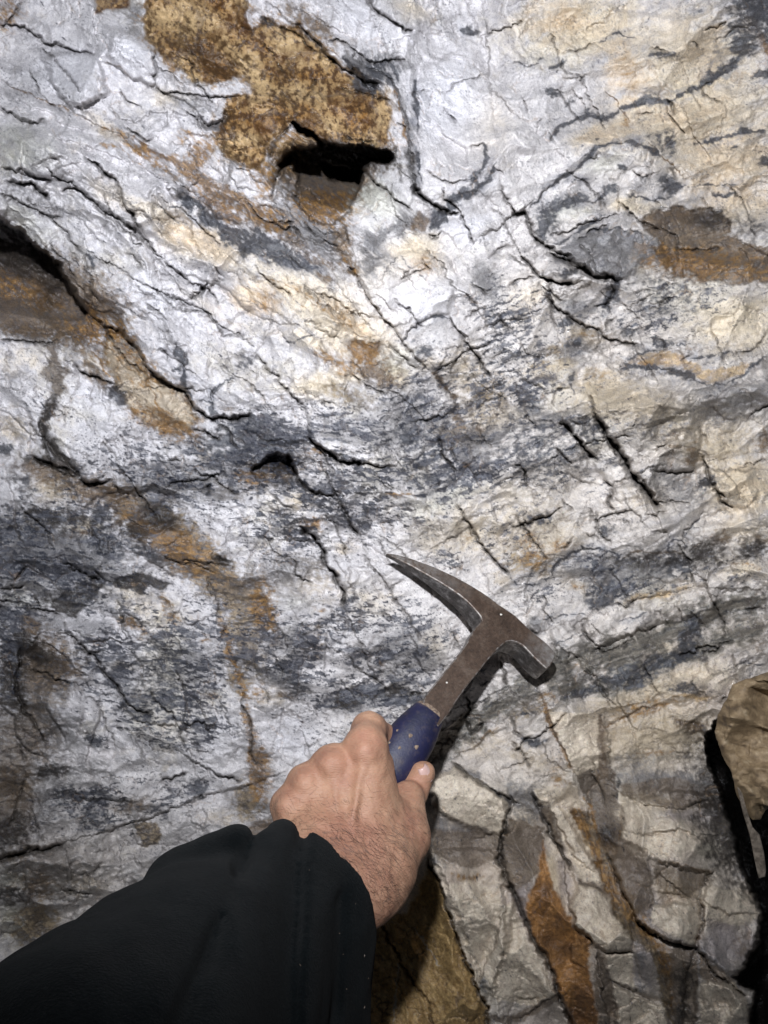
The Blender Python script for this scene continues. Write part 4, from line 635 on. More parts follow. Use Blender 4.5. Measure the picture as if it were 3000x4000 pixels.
for a in ((2,0,330,150,170,130,0,.35),(2,0,740,480,110,230,-15,.35),(2,0,1100,760,330,90,-10,.25),(2,0,1420,1000,300,160,0,.3),(2,0,1300,330,160,200,0,.3),(2,0,600,900,130,80,0,.3),(2,0,1400,1280,260,110,0,.3),(1,1,1080,60,100,90,0,.4),(1,1,60,300,110,90,0,.45),(0,1,1600,260,110,80,0,.4),(0,0,1300,1560,230,80,20,.35),(2,1,1500,1500,200,130,0,.25),(1,1,560,400,180,60,35,.4)):
    bl(a[0],a[1],'peach',*a[2:7],a[7]*1.7)

PT.append((420,7,T(1,0,[(420,1060),(560,1085),(700,1105),(665,1205),(560,1175),(440,1135)]),T(1,0,[(560,1100)])[0],T(1,0,[(560,1420)])[0]))
bl(1,0,'rust',260,970,130,90,-20,.9); bl(1,0,'tan',330,930,120,60,10,.9); bl(1,0,'brown',230,1000,110,90,-30,.9); bl(1,0,'rust',180,900,90,90,0,.7); bl(1,0,'schist',200,1150,60,120,0,.5); bl(1,0,'tan',140,1100,60,100,0,.6)
pc('whiteq',2,3,[(720,240),(860,330),(830,480),(740,480),(715,400)],.7)
bl(2,3,'cream',1100,950,110,90,20,.5); bl(2,3,'cream',1400,860,160,80,0,.4); bl(2,3,'peach',450,400,60,160,-25,.6); bl(2,3,'peach',1300,1000,200,60,0,.4)
bl(2,2,'brown',1180,1400,120,40,8,.5); bl(2,3,'schist',1150,130,350,60,6,.8); bl(2,3,'tan',1000,230,300,50,6,.5)

vn(2,3,'rust',26,[(400,290),(480,420),(545,560),(560,700)],1.0); vn(2,3,'rust',22,[(640,640),(690,780),(770,920),(900,1080),(990,1250)],1.0); vn(2,3,'rust',16,[(1010,1250),(1040,1400),(1040,1600)],.9); vn(2,2,'rust',26,[(215,1230),(250,1380),(300,1500)],1.0)
bl(2,3,'rust',450,380,50,90,-25,.7); bl(2,3,'rust',980,1200,40,130,-20,.8); bl(2,3,'rust',640,760,40,100,-20,.7); bl(2,3,'soot_shade',610,430,60,60,0,.6); bl(2,3,'brown',640,480,60,60,0,.8)
for a in ((0,2,130,1450,260,260,0,.5),(0,3,60,250,160,260,0,.7),(0,3,300,700,350,200,-10,.4),(0,2,260,1050,200,150,30,.6)): bl(a[0],a[1],'taupe',*a[2:])
for a in ((1,1,600,900,200,60,20,.5),(0,1,1250,1500,330,60,6,.35),(1,2,330,350,250,60,20,.3),(2,2,120,330,160,70,10,.6),(0,2,650,150,160,40,20,.6),(1,1,1250,1150,160,60,10,.6),(1,1,1500,900,160,140,0,.4),(2,1,350,600,200,50,-30,.5)): bl(a[0],a[1],'ochre2',*a[2:])

for a in ((0,0,450,480,200,150,0,.8),(0,0,850,330,160,160,0,.7),(1,0,780,120,240,130,20,.8),(1,0,1250,650,220,260,0,.7),(1,1,1050,260,260,170,0,.7),(0,1,950,250,420,130,35,.5),(1,0,1350,1480,220,120,0,.6),(0,1,600,950,180,170,0,.5),(0,2,1350,1400,140,160,0,.4),(1,2,230,1450,160,140,0,.5)):
    bl(a[0],a[1],'clean',*a[2:])
# ================================================================ rock face
def axis(lo, hi, step, far):
    a = list(np.arange(lo, hi + step, step))
    st = step; v = a[-1]; up = []
    while v < far: st *= 1.12; v += st; up.append(v)
    st = step; v = a[0]; dn = []
    while v > 3000 - far: st *= 1.12; v -= st; dn.append(v)
    return np.array(dn[::-1] + a + up, np.float32)
STEP = 3.5
XS = axis(-190, 3190, STEP, 8500)
YS = axis(-190, 4190, STEP, 8500)
NX, NY = len(XS), len(YS)
GX, GY = np.meshgrid(XS, YS)
GX = GX.astype(np.float32); GY = GY.astype(np.float32)
# jagged warp so traced lines break like rock
WX = GX + 10 * fbm(GX / 70, GY / 70, 11, 4, .6) + 5 * pn(GX / 17, GY / 17, 12)
WY = GY + 10 * fbm(GX / 70, GY / 70, 21, 4, .6) + 5 * pn(GX / 17, GY / 17, 22)
_zz = [cells(*rot(GX + 8 * pn(GX / 40, GY / 40, 14), GY, 20, 46, 30), 15 + k, .35)[0] for k in (0, 40)]
WX = WX + 13 * _zz[0]; WY = WY + 13 * _zz[1]
SX = GX + 26 * fbm(GX / 60, GY / 60, 31, 5, .65)      # rougher warp for stains
SY = GY + 26 * fbm(GX / 60, GY / 60, 41, 5, .65)

def box(x0, x1, y0, y1):
    i0, i1 = np.searchsorted(XS, [x0, x1]); j0, j1 = np.searchsorted(YS, [y0, y1])
    return slice(j0, j1), slice(i0, i1)
def polydist(x, y, pts):
    """unsigned distance, side sign, arc position and total length"""
    best = np.full(x.shape, 1e9, np.float32); side = np.zeros(x.shape, np.float32); arc = np.zeros(x.shape, np.float32)
    L = 0
    for (ax, ay), (bx, by) in zip(pts[:-1], pts[1:]):
        dx, dy = bx - ax, by - ay; l2 = dx * dx + dy * dy + 1e-6; l = math.sqrt(l2)
        t = np.clip(((x - ax) * dx + (y - ay) * dy) / l2, 0, 1)
        d = np.hypot(x - ax - t * dx, y - ay - t * dy)
        s_ = -(dx * (y - ay) - dy * (x - ax)) / l
        m = d < best
        best = np.where(m, d, best); side = np.where(m, s_, side); arc = np.where(m, L + t * l, arc)
        L += l
    return best, side, arc, L
def polymask(x, y, pts, soft):
    """signed distance based soft mask of a polygon"""
    inside = np.zeros(x.shape, bool)
    n = len(pts)
    for i in range(n):
        ax, ay = pts[i]; bx, by = pts[(i + 1) % n]
        if ay == by: continue
        c = ((ay > y) != (by > y)) & (x < (bx - ax) * (y - ay) / (by - ay) + ax)
        inside ^= c
    d, _, _, _ = polydist(x, y, pts + [pts[0]])
    sd = np.where(inside, d, -d)
    return sstep(-soft, soft, sd)

# foliation-aligned noise, direction blended over the face
def blobw(cx, cy, r):
    return np.exp(-(((GX - cx) ** 2 + (GY - cy) ** 2) / (r * r)))
DIRS = [(38, [(300, 600, 700), (500, 1200, 600), (1200, 1100, 500), (100, 1400, 400), (900, 700, 500)]),
        (-20, [(2600, 500, 800), (2500, 1300, 700), (2600, 2400, 700), (2000, 2700, 400), (1800, 1500, 400)]),
        (6, [(500, 2500, 700), (1200, 2300, 500), (1300, 1850, 350), (500, 2000, 500)]),
        (68, [(2500, 3500, 700), (1700, 3700, 600), (1700, 300, 350), (1500, 600, 200)]),
        (-12, [(400, 3300, 500), (1500, 2500, 400)])]
WG = []
for ang, lst in DIRS:
    ww = 1e-3
    for c in lst: ww = ww + blobw(*c)
    WG.append(ww)
WG = [a ** 2.2 for a in WG]
tot = sum(WG); WG = [a / tot for a in WG]
def aniso(fn, lx, ly, seed, x=None, y=None):
    x = SX if x is None else x; y = SY if y is None else y
    s_ = 0
    for (ang, _), ww in zip(DIRS, WG):
        u, v = rot(x, y, ang, lx, ly)
        s_ = s_ + ww * fn(u, v, seed + ang)
    return s_

# ---------------- height (pixels of the face, + is towards the viewer)
H = np.zeros_like(GX)
H += 150 * fbm(GX / 1500, GY / 1500, 3, 2)
H += 190 * blobw(2350, 3600, 620) * np.clip((2950 - GX) / 300, 0, 1)
FWX = GX + 40 * fbm(GX / 160, GY / 160, 51, 3); FWY = GY + 40 * fbm(GX / 160, GY / 160, 61, 3)
ROUGH = np.clip(0.9 + 0.9 * fbm(GX / 500, GY / 500, 71, 3), .35, 1.5)
def fr(ang, cx, cy, cell, tilt, seed, **k):
    u, v = rot(FWX, FWY, ang, 1 / cx, 1 / cy)
    u = u / (cx * cx); v = v / (cy * cy)
    return facets(u, v, cell, tilt, seed, **k)
def fa(cell, tilt, seed, asp=1.6, **k):
    s_ = 0
    for (ang, _), ww in zip(DIRS, WG):
        u, v = rot(FWX, FWY, ang, asp, 1.0)
        f = facets(u, v, cell, tilt, seed + ang, **k)
        s_ = s_ + f * ww
    return s_
QZ = np.clip(1.1 * blobw(2450, 3500, 560) + blobw(1650, 3300, 300) + .8 * blobw(1750, 500, 420) + .7 * blobw(250, 250, 420) + .7 * blobw(2500, 400, 450) + .6 * blobw(1750, 1200, 260) + .6 * blobw(600, 2750, 300), 0, 1)   # massive clean quartz
FL = np.clip(blobw(250, 750, 520) + blobw(1200, 1950, 420) + blobw(2700, 2450, 500), 0, 1)    # thin-bedded, splintery
ROUGH = ROUGH * (1 - .25 * QZ)
R2_ = ROUGH * np.clip(.75 + 1.6 * fbm(GX / 260, GY / 260, 77, 3) + .35 * FL, .25, 1.4) * (1 - .72 * QZ)
H -= (1.35 + .5 * QZ) * fa(300, .50, 101, 1.7, bulge=.50, lift=.2)
H -= ROUGH * (1 - .45 * QZ) * 1.9 * fa(105, .50, 201, 1.8, bulge=.48, lift=.25)
H += R2_ * 0.95 * fa(52, .50, 301, 1.8, bulge=.42, lift=.2)
H -= R2_ * 1.35 * fa(34, .50, 331, 1.8, bulge=.42, lift=.2)
H -= R2_ * 0.60 * facets(GX + 6 * pn(GX / 20, GY / 20, 5), GY, 16, .5, 401, bulge=.4, lift=.2)
CELLE = 0
for (ang, _), ww in zip(DIRS, WG):
    for sc_, amp in ((150, 34), (62, 15)):
        u, v = rot(FWX + (WX - GX) * 1.5, FWY + (WY - GY) * 1.5, ang, sc_ * 1.5, sc_)
        c_, e_ = cells(u, v, 450 + ang + sc_, .07)
        H += ww * amp * R2_ * c_
        jn = (1 - sstep(.012, .05 if sc_ > 100 else .09, e_)) * sstep(-.12, .12, pn(u * .9 + 3, v * .9, 460 + ang)) * (1 - .95 * QZ)
        CELLE = np.maximum(CELLE, jn * sstep(.35, .6, ww))
H -= CELLE * 11
H += 4.0 * R2_ * aniso(lambda u, v, s: ridged(u, v, s, 3), 80, 18, 500)
H += 2.2 * R2_ * fbm(GX / 15, GY / 15, 601, 3, .65)

for (h, cx, cy, rx, ry, ang, p) in DM:
    m = max(rx, ry) * 1.6
    b = box(cx - m, cx + m, cy - m, cy + m)
    u, v = rot(FWX[b] - cx, FWY[b] - cy, ang, rx, ry)
    r_ = np.hypot(u, v)
    H[b] += h * .75 * np.exp(-np.power(r_, p * 1.3))
for kind, soft, s_, h, poly in PG:
    if h:
        px = [p[0] for p in poly]; py = [p[1] for p in poly]
        b = box(min(px) - 60, max(px) + 60, min(py) - 60, max(py) + 60)
        H[b] += h * polymask(WX[b], WY[b], poly, 12)
DIRT = np.zeros_like(GX)
rj = np.random.default_rng(21)
for k in range(330):
    x = rj.uniform(60, 2960); y = rj.uniform(100, 3300)
    if x > 2000 and y > 3000 or x < 1700 and y > 3000: continue
    base = 38 if (x < 1300 and y < 1500) else 58 if rj.random() < .62 else -24 if x > 1500 else 8
    an = math.radians(base + rj.normal() * 9); L_ = 70 + 260 * rj.random() ** 1.8
    n_ = 3 + int(L_ / 55); pts = []
    for i in range(n_):
        pts.append((x, y)); a2 = an + rj.normal() * .30; x += math.cos(a2) * L_ / n_; y += math.sin(a2) * L_ / n_
    CR.append((3.2 + 2.2 * rj.random(), 12 + 16 * rj.random(), rj.choice([-1, 1, 1]) * (12 + 26 * rj.random()), .50 + .45 * rj.random(), 45 + 40 * rj.random(), pts))
for wd, dp, st, dirt, decay, pts in CR:
    px = [p[0] for p in pts]; py = [p[1] for p in pts]; m = decay * 2.6 + 30
    b = box(min(px) - m, max(px) + m, min(py) - m, max(py) + m)
    d, sd, arc, L = polydist(WX[b], WY[b], pts)
    wv = wd * (0.62 + 0.5 * pn(arc / 55, arc * 0 + wd, 7))
    wv = np.clip(wv, 2.6, None)
    if abs(st) > 0:
        # the last point's neighbourhood fades out along and beyond the line
        endf = np.clip(np.minimum(arc, L - arc) / 70 + .12, 0, 1)
        sgn = np.clip(sd * (1 if st > 0 else -1) / (wd * .4 + 2) * .5 + .5, 0, 1)
        away = np.clip(1 - (d - np.abs(sd)) / 60, 0, 1)
        H[b] += 1.15 * abs(st) * endf * away * (sgn - .5) * np.exp(-d / decay)
    endc = np.clip(np.minimum(arc, L - arc) / 30 + .45, 0, 1)
    H[b] -= dp * (1.5 if dirt > .65 else .55 if dirt > .45 else .25) * endc * np.exp(-(d / (wv * .72 + 1)) ** 2)
    DIRT[b] = np.maximum(DIRT[b], (dirt if dirt > .45 else dirt * .6) * endc * np.exp(-(d / (wv * .45 + 1.6)) ** 2))
PITM = np.zeros_like(GX)
for dp, soft, poly, p0, p1 in PT:
    px = [p[0] for p in poly]; py = [p[1] for p in poly]
    b = box(min(px) - 60, max(px) + 60, min(py) - 60, max(py) + 60)
    mk = polymask(WX[b], WY[b], poly, soft)
    ex, ey = p1[0] - p0[0], p1[1] - p0[1]
    t = np.clip(((GX[b] - p0[0]) * ex + (GY[b] - p0[1]) * ey) / (ex * ex + ey * ey), 0, 1)
    H[b] -= dp * mk * (1 - t)
# lie flat where the hammer rests
q = np.exp(-(((GX - 1880) / 420) ** 2 + ((GY - 2420) / 330) ** 2))
H -= q * np.clip(H - 10, 0, None) * .75

# ---------------- colour of the stone itself
n1 = fbm(SX / 420, SY / 420, 801, 4); n2 = aniso(lambda u, v, s: fbm(u, v, s, 4, .6), 150, 42, 820); n3 = fbm(GX / 30, GY / 30, 840, 4, .65)
n4 = aniso(lambda u, v, s: fbm(u, v, s, 4, .65), 34, 12, 860, GX, GY)
def C(r, g, b): return np.array([r, g, b], np.float32)
t = np.clip(.66 + 1.1 * n2 + .6 * n3, 0, 1)[..., None]
A = C(.50, .505, .56) * (1 - t) + C(.83, .82, .865) * t
wr = np.clip(blobw(2700, 1500, 1100) + 1.2 * blobw(2400, 3500, 1100) + .8 * blobw(300, 3500, 500), 0, 1)[..., None]
A = A * (1 - wr * (1 - C(.95, .89, .78)))
q_ = np.clip(blobw(2450, 3550, 620) + .9 * blobw(1750, 3500, 400) + .5 * blobw(2700, 2700, 300), 0, 1)[..., None]
u_ = np.clip(.5 + 1.2 * fbm(SX / 170, SY / 230, 815, 4), 0, 1)[..., None]
A = A * (1 - .8 * q_) + (C(.44, .32, .23) * (1 - u_) + C(.86, .73, .55) * u_) * .8 * q_
def lay(mask, c):
    global A
    m = np.clip(mask, 0, 1)[..., None]
    A = A * (1 - m) + (c if c.ndim == 3 else c[None, None, :]) * m
lay(.55 * sstep(.12, .55, n1 + .35 * n3), C(.72, .66, .52))            # faint cream clouds
lay((1 - .6 * QZ) * .5 * sstep(.12, .5, aniso(lambda u, v, s: fbm(u, v, s, 5, .65), 240, 60, 880)), C(.33, .335, .37))
lay((1 - .7 * QZ) * .5 * sstep(.16, .42, aniso(lambda u, v, s: fbm(u, v, s, 5, .7), 90, 24, 890)), C(.27, .27, .30))
lay(.3 * sstep(.24, .5, fbm(SX / 120, SY / 120, 895, 5, .65)), C(.50, .42, .31))
FIELD = {}
def addf(kind, b, m):
    if kind not in FIELD: FIELD[kind] = np.zeros_like(GX)
    f = FIELD[kind]; f[b] = 1 - (1 - f[b]) * (1 - np.clip(m, 0, 1))
for kind, cx, cy, rx, ry, ang, s_ in BL:
    m = max(rx, ry) * 2.2 + 40
    b = box(cx - m, cx + m, cy - m, cy + m)
    u, v = rot(SX[b] - cx, SY[b] - cy, ang, rx, ry)
    r_ = np.hypot(u, v)
    addf(kind, b, min(s_, .995) * np.exp(-np.power(r_, 2.4) * .8)) if kind != 'fleck' else addf('fleck', b, min(s_ * .75, .99) * np.exp(-np.power(r_, 2.4) * .7))
for kind, soft, s_, h, poly in PG:
    px = [p[0] for p in poly]; py = [p[1] for p in poly]
    b = box(min(px) - 60, max(px) + 60, min(py) - 60, max(py) + 60)
    addf(kind, b, s_ * polymask(WX[b], WY[b], poly, soft))
def e_h(arc, L, wd): return np.clip(np.minimum(arc, L - arc) / (20 + wd) + .3, 0, 1)
for poly, s_ in ((R1, .75), (R2, .7)):
    px = [p[0] for p in poly]; py = [p[1] for p in poly]
    b = box(min(px) - 130, max(px) + 130, min(py) - 130, max(py) + 130)
    d, _, _, _ = polydist(SX[b], SY[b], poly + [poly[0]])
    addf('rust', b, s_ * np.exp(-d / 24) * np.clip(.55 + 1.6 * n2[b] + .8 * n3[b], 0, 1.1))
    addf('crustdark', b, .8 * np.exp(-d / 22) * np.clip(.5 + 2.2 * n1[b] + n3[b], 0, 1.1))
VB = aniso(lambda u, v, s: fbm(u, v, s, 3, .6), 60, 26, 900)
for kind, wd, s_, pts in VN:
    px = [p[0] for p in pts]; py = [p[1] for p in pts]; m = wd * 2.5 + 30
    b = box(min(px) - m, max(px) + m, min(py) - m, max(py) + m)
    big = wd > 28
    d, sd, arc, L = polydist(SX[b] if big else WX[b] + 3 * n3[b], SY[b] if big else WY[b] + 3 * n3[b], pts)
    wv = wd * (.55 if big else .36) * (1 + 1.1 * pn(arc / 45, arc * 0 + wd * 3.3, 9))
    if kind == 'blue':
        addf('halo', b, .75 * min(s_, 1) * e_h(arc, L, wd) * np.exp(-np.power(d / (wd * 1.3 + 12), 1.3)) * np.clip(.45 + 2.2 * VB[b] + .8 * n3[b], 0, 1.1))
    e = np.clip(np.minimum(arc, L - arc) / (20 + wd) + .3, 0, 1)
    addf(kind, b, min(s_, 1) * e * np.exp(-np.power(d / np.clip(wv, 2.2, None), 2)) * np.clip(1.0 + .9 * VB[b], .2, 1.2))
Z = np.zeros_like(GX)
def Fd(k): return FIELD.get(k, Z)
def tex(f, n, k=.55, lo=.3, hi=.62):
    m = (lo + hi) / 2 - .10; w_ = (hi - lo) * .5 * 1.55
    return sstep(m - w_, m + w_, f + 1.25 * k * n * np.clip(f * 4, 0, 1)) * np.clip(1.02 + .35 * n4, 0, 1)
gn = n3 * .6 + n4 * .6
t_o = np.clip(.5 + 1.3 * n4 + .8 * n3, 0, 1)[..., None]
lay(.75 * tex(Fd('cream'), n2 + .5 * n3, .4, .1, .8), C(.82, .67, .43))
lay(.62 * tex(Fd('peach'), n2 + .6 * n3, .6, .1, .8), C(.74, .54, .33))
lay(.6 * tex(Fd('green'), n2, .4, .15, .8), C(.56, .57, .42))
lay(.75 * tex(Fd('clean'), n2 + .5 * n3, .5, .1, .8), C(.84, .835, .88))
lay(.6 * tex(Fd('grey'), n2, .4, .15, .8), C(.32, .32, .335))
lay(.75 * tex(Fd('mauve'), n2, .4, .15, .8), C(.31, .275, .29))
lay(.8 * tex(Fd('tan'), gn, .5, .2, .75), C(.52, .42, .28))
lay(.8 * tex(Fd('ochre'), gn, 1.0, .2, .7), C(.36, .22, .09) * (1 - t_o) + C(.62, .44, .22) * t_o)
t = np.clip(.5 + 1.1 * n4 + .5 * n3, 0, 1)[..., None]
t3 = np.clip(.5 + 1.6 * n4 + 1.2 * n3 - .5 * sstep(.0, .4, fbm(GX / 120, GY / 120, 876, 4)), 0, 1)[..., None]
lay(.88 * tex(Fd('ochre2'), gn, .7, .2, .62), C(.055, .034, .016) * (1 - t3) + C(.36, .27, .16) * t3)
lay(.85 * tex(Fd('schist'), gn, .8, .2, .72), C(.045, .047, .056) * (1 - t) + C(.26, .25, .25) * t)
lay(.85 * tex(Fd('band'), gn + .3 * n2, .8, .2, .65), C(.05, .053, .052) * (1 - t) + C(.27, .25, .215) * t)
lay(.88 * tex(Fd('brown'), gn, .7, .2, .68), C(.050, .029, .014) * (1 - t) + C(.20, .135, .078) * t)
lay(.9 * tex(Fd('dust'), gn, .5, .2, .6), C(.07, .054, .042) * (1 - t) + C(.19, .15, .115) * t)
lay(.88 * tex(Fd('rust'), gn, 1.0, .22, .78), C(.065, .027, .008) * (1 - t) + C(.38, .215, .075) * t)
st9 = np.clip(.5 + 1.5 * aniso(lambda u, v, s: fbm(u, v, s, 4, .6), 110, 10, 875, WX, WY), 0, 1)[..., None]
lay(.8 * tex(Fd('taupe'), gn, .35, .25, .6), C(.12, .088, .060) * (1 - t) + C(.235, .18, .13) * t)
lay(.85 * tex(Fd('whiteq'), .6 * n1 + .4 * n3, .5, .2, .62), C(.62, .51, .395) * (1 - t) + C(.86, .755, .59) * t)
lay(.75 * tex(Fd('band'), gn, .6, .2, .65), C(.045, .046, .046) * (1 - st9) + C(.31, .275, .225) * st9)
# rusty crust: mottled tan with dark speckle
sp = fbm(GX / 22, GY / 26, 930, 4, .7); lg = fbm(GX / 130, GY / 130, 940, 3)
t2 = np.clip(.62 + 1.3 * lg + .5 * n4, 0, 1)[..., None]
crust = C(.27, .135, .038) * (1 - t2) + C(.57, .405, .215) * t2
dk = sstep(.08, .34, sp - .45 * lg + .12)[..., None]
crust = crust * (1 - .88 * dk) + C(.060, .028, .014) * .88 * dk
dk2 = sstep(.02, .34, fbm(GX / 190 + 3, GY / 150, 950, 3) + .3 * sp)[..., None]
crust = crust * (1 - .66 * dk2) + C(.10, .046, .016) * .72 * dk2
lay(Fd('rustrock'), crust)
lay(.85 * tex(Fd('crustdark'), sp + n4, .9, .15, .6) * Fd('rustrock'), C(.075, .040, .016))
ms = C(.28, .165, .055) * (1 - t) + C(.56, .375, .155) * t
lay(Fd('mustard'), ms * (1 + .5 * fbm(GX / 12, GY / 12, 960, 3))[..., None])
og = C(.14, .062, .018) * (1 - t2) + C(.40, .19, .055) * t2
lay(Fd('orange'), og * (1 + .6 * fbm(GX / 14, GY / 14, 970, 3))[..., None])
# blue-black mineral
lay(.8 * Fd('halo'), C(.235, .245, .29))
gb = n3 * .7 + n4 * .5
t = np.clip(.45 + 1.2 * n3, 0, 1)[..., None]
lay(.93 * tex(Fd('blue'), gb, .85, .2, .56), C(.016, .018, .024) * (1 - t) + C(.105, .108, .122) * t)
lay(.95 * tex(Fd('dark'), gb, .6, .2, .6), C(.03, .03, .035))
lay(.92 * tex(Fd('soot_shade'), gb, .7, .2, .62), C(.014, .012, .010) * (1 - t) + C(.060, .050, .043) * t)  # black stains, and shade painted into pits and hollows
lay(.8 * tex(Fd('pale'), gb, .5, .2, .6), C(.50, .46, .40))
# flecks: short dashes along the foliation
fk = aniso(lambda u, v, s: fbm(u, v, s, 3, .60), 52, 14, 1000, .5 * (GX + WX), .5 * (GY + WY) + 8 * n3)
cl = aniso(lambda u, v, s: fbm(u, v, s, 3, .5), 190, 90, 1100)
clean = (1 - Fd('rustrock')) * (1 - Fd('mustard')) * (1 - Fd('orange'))
fl = np.clip(Fd('fleck') * 1.45 + .02, 0, 1.15) * np.clip(1 + 1.1 * cl, .2, 1.6)
th = .50 - .36 * fl
lay(.9 * sstep(th, th + .09, fk) * clean, C(.028, .031, .043))
fk2 = aniso(lambda u, v, s: fbm(u, v, s, 4, .68), 70, 26, 1140, GX, GY)
th = .42 - .34 * fl
lay(.82 * sstep(th, th + .14, fk2) * clean, C(.12, .122, .14))
lay(.6 * sstep(.30, .40, fbm(GX / 11, GY / 11, 1160, 2)) * sstep(-.1, .4, cl) * clean, C(.08, .08, .10))
sp2 = fbm(GX / 13 + .4 * n3, GY / 7.5, 1165, 3, .7)
lay(.85 * sstep(.39 - .14 * fl, .46 - .14 * fl, sp2) * sstep(-.1, .25, cl + .35 * fl) * clean * (1 - .6 * QZ), C(.03, .033, .048))
lay(CELLE * .50, C(.13, .11, .10))
fo = aniso(lambda u, v, s: ridged(u, v, s, 3), 170, 13, 1170, WX, WY)
lay(.5 * (1 - .7 * QZ) * sstep(.74, .90, fo) * sstep(-.3, .2, cl) * clean, C(.11, .115, .14))
# thin healed hairlines
hl = np.abs(aniso(lambda u, v, s: fbm(u, v, s, 3, .55), 260, 85, 1200)) 
lay(.32 * sstep(.016, .004, hl) * sstep(-.1, .3, pn(GX / 200, GY / 200, 1210)), C(.16, .14, .15))
hl = np.abs(fbm(SX / 210, SY / 260, 1220, 3, .55))
lay(.35 * sstep(.014, .003, hl) * sstep(0, .3, pn(GX / 240, GY / 240, 1230)), C(.30, .19, .10))
H -= 8 * sstep(.03, .004, hl) * sstep(0, .3, pn(GX / 240, GY / 240, 1230))
# dirt caught in the cracks, and shade painted black into the open gap
lay(DIRT * .88, C(.035, .028, .022))
gm = polymask(*(lambda b: (WX[b], WY[b]))(box(2600, 3800, 2700, 4600)), GAP_SHADE, 10)
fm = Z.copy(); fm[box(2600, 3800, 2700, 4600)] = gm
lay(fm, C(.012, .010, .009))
A = np.clip(A * (1 + .16 * fbm(GX / 9, GY / 9, 1300, 2))[..., None], .008, .86)

far = np.maximum(np.maximum(-250 - GX, GX - 3250), np.maximum(-250 - GY, GY - 4250))
depth = (DW - H * S).astype(np.float64)
bend = np.clip(far, 0, None) / 8000
depth -= .35 * bend ** 2
vx = (GX - 1500) / F * depth; vz = CAMZ + (2000 - GY) / F * depth
verts = np.stack([vx, depth, vz], -1).reshape(-1, 3)
idx = np.arange(NX * NY).reshape(NY, NX)
faces = np.stack([idx[:-1, :-1], idx[1:, :-1], idx[1:, 1:], idx[:-1, 1:]], -1).reshape(-1, 4)

mt = Mat('vein_quartz_rock')
at = mt.n('ShaderNodeVertexColor', layer_name='stone')
fine = mt.noise(900, 5, .7)
med = mt.noise(230, 6, .65)
c1 = mt.mix(1.0, at.outputs[0], mt.ramp(fine, [(0.3, (.84, .84, .85)), (.7, (1.12, 1.12, 1.11))]), 'MULTIPLY')
c2 = mt.mix(1.0, c1, mt.ramp(med, [(0.32, (.87, .87, .885)), (.62, (1.07, 1.07, 1.065))]), 'MULTIPLY')
mt.l(c2, mt.b.inputs['Base Color'])
mt.l(mt.ramp(fine, [(.36, (.10,) * 3), (.46, (.27,) * 3), (.72, (.50,) * 3)]), mt.b.inputs['Roughness'])
bmp = mt.bump(med, .0018, .8)
bmp = mt.bump(fine, .0006, .8, bmp)
mt.l(bmp, mt.b.inputs['Normal'])
wall = newmesh('rock_face', verts, faces, mt.m, smooth=True)
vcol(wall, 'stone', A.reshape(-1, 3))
tag(wall, 'white quartz rock face with grey veins, rusty crusts and open cracks', kind='structure')
# ================================================================ solid modelling helpers
def surface_nets(fn, lo, hi, h):
    """polygonise fn(x,y,z)<0 inside the box lo..hi"""
    ax = [np.arange(lo[i], hi[i] + h, h, dtype=np.float32) for i in range(3)]
    X, Y, Z_ = np.meshgrid(*ax, indexing='ij')
    f = fn(X, Y, Z_).astype(np.float32)
    n = f.shape
    ins = f < 0
    cs = tuple(k - 1 for k in n)
    acc = np.zeros(cs + (3,), np.float32); cnt = np.zeros(cs, np.float32)
    def sl(o): return tuple(slice(o[i], o[i] + cs[i]) for i in range(3))
    corners = [(i, j, k) for i in (0, 1) for j in (0, 1) for k in (0, 1)]
    for c in corners:
        for a in range(3):
            if c[a]: continue
            d = list(c); d[a] = 1; d = tuple(d)
            fa_, fb_ = f[sl(c)], f[sl(d)]
            m = (fa_ < 0) != (fb_ < 0)
            t = np.where(m, fa_ / np.where(m, fa_ - fb_, 1), 0)
            for q in range(3):
                acc[..., q] += np.where(m, (t if q == a else c[q]), 0)
            cnt += m
    act = cnt > 0
    vid = np.full(cs, -1, np.int64); vid[act] = np.arange(act.sum())
    ii = np.argwhere(act).astype(np.float32)
    v = (ii + acc[act] / cnt[act][:, None]) * h + np.array(lo, np.float32)
    fs = []
    for a in range(3):
        b, c = (a + 1) % 3, (a + 2) % 3
        o = [slice(1, cs[i]) for i in range(3)]
        o[a] = slice(0, cs[a])
        o0 = list(o); o1 = list(o); o1[a] = slice(1, cs[a] + 1)
        f0 = ins[tuple(o0)]; f1 = ins[tuple(o1)]
        def sh(db, dc):
            s_ = list(o); s_[b] = slice(1 - db, cs[b] - db); s_[c] = slice(1 - dc, cs[c] - dc)
            return vid[tuple(s_)]
        q = np.stack([sh(0, 0), sh(1, 0), sh(1, 1), sh(0, 1)], -1)
        m1 = f0 & ~f1; m2 = ~f0 & f1
        fs.append(q[m1]); fs.append(q[m2][:, ::-1])
    return v, np.concatenate(fs)
def cap(X, Y, Z_, a, b, ra, rb):
    ba = b - a; l2 = ba.dot(ba) + 1e-12
    t = np.clip(((X - a.x) * ba.x + (Y - a.y) * ba.y + (Z_ - a.z) * ba.z) / l2, 0, 1)
    return np.sqrt((X - a.x - t * ba.x) ** 2 + (Y - a.y - t * ba.y) ** 2 + (Z_ - a.z - t * ba.z) ** 2) - (ra + (rb - ra) * t)
def smin(a, b, k):
    h = np.clip(.5 + .5 * (b - a) / k, 0, 1)
    return b + (a - b) * h - k * h * (1 - h)
def chain(X, Y, Z_, pts, k=.003):
    d = None
    for (a, ra), (b, rb) in zip(pts[:-1], pts[1:]):
        c = cap(X, Y, Z_, a, b, ra, rb)
        d = c if d is None else smin(d, c, k)
    return d
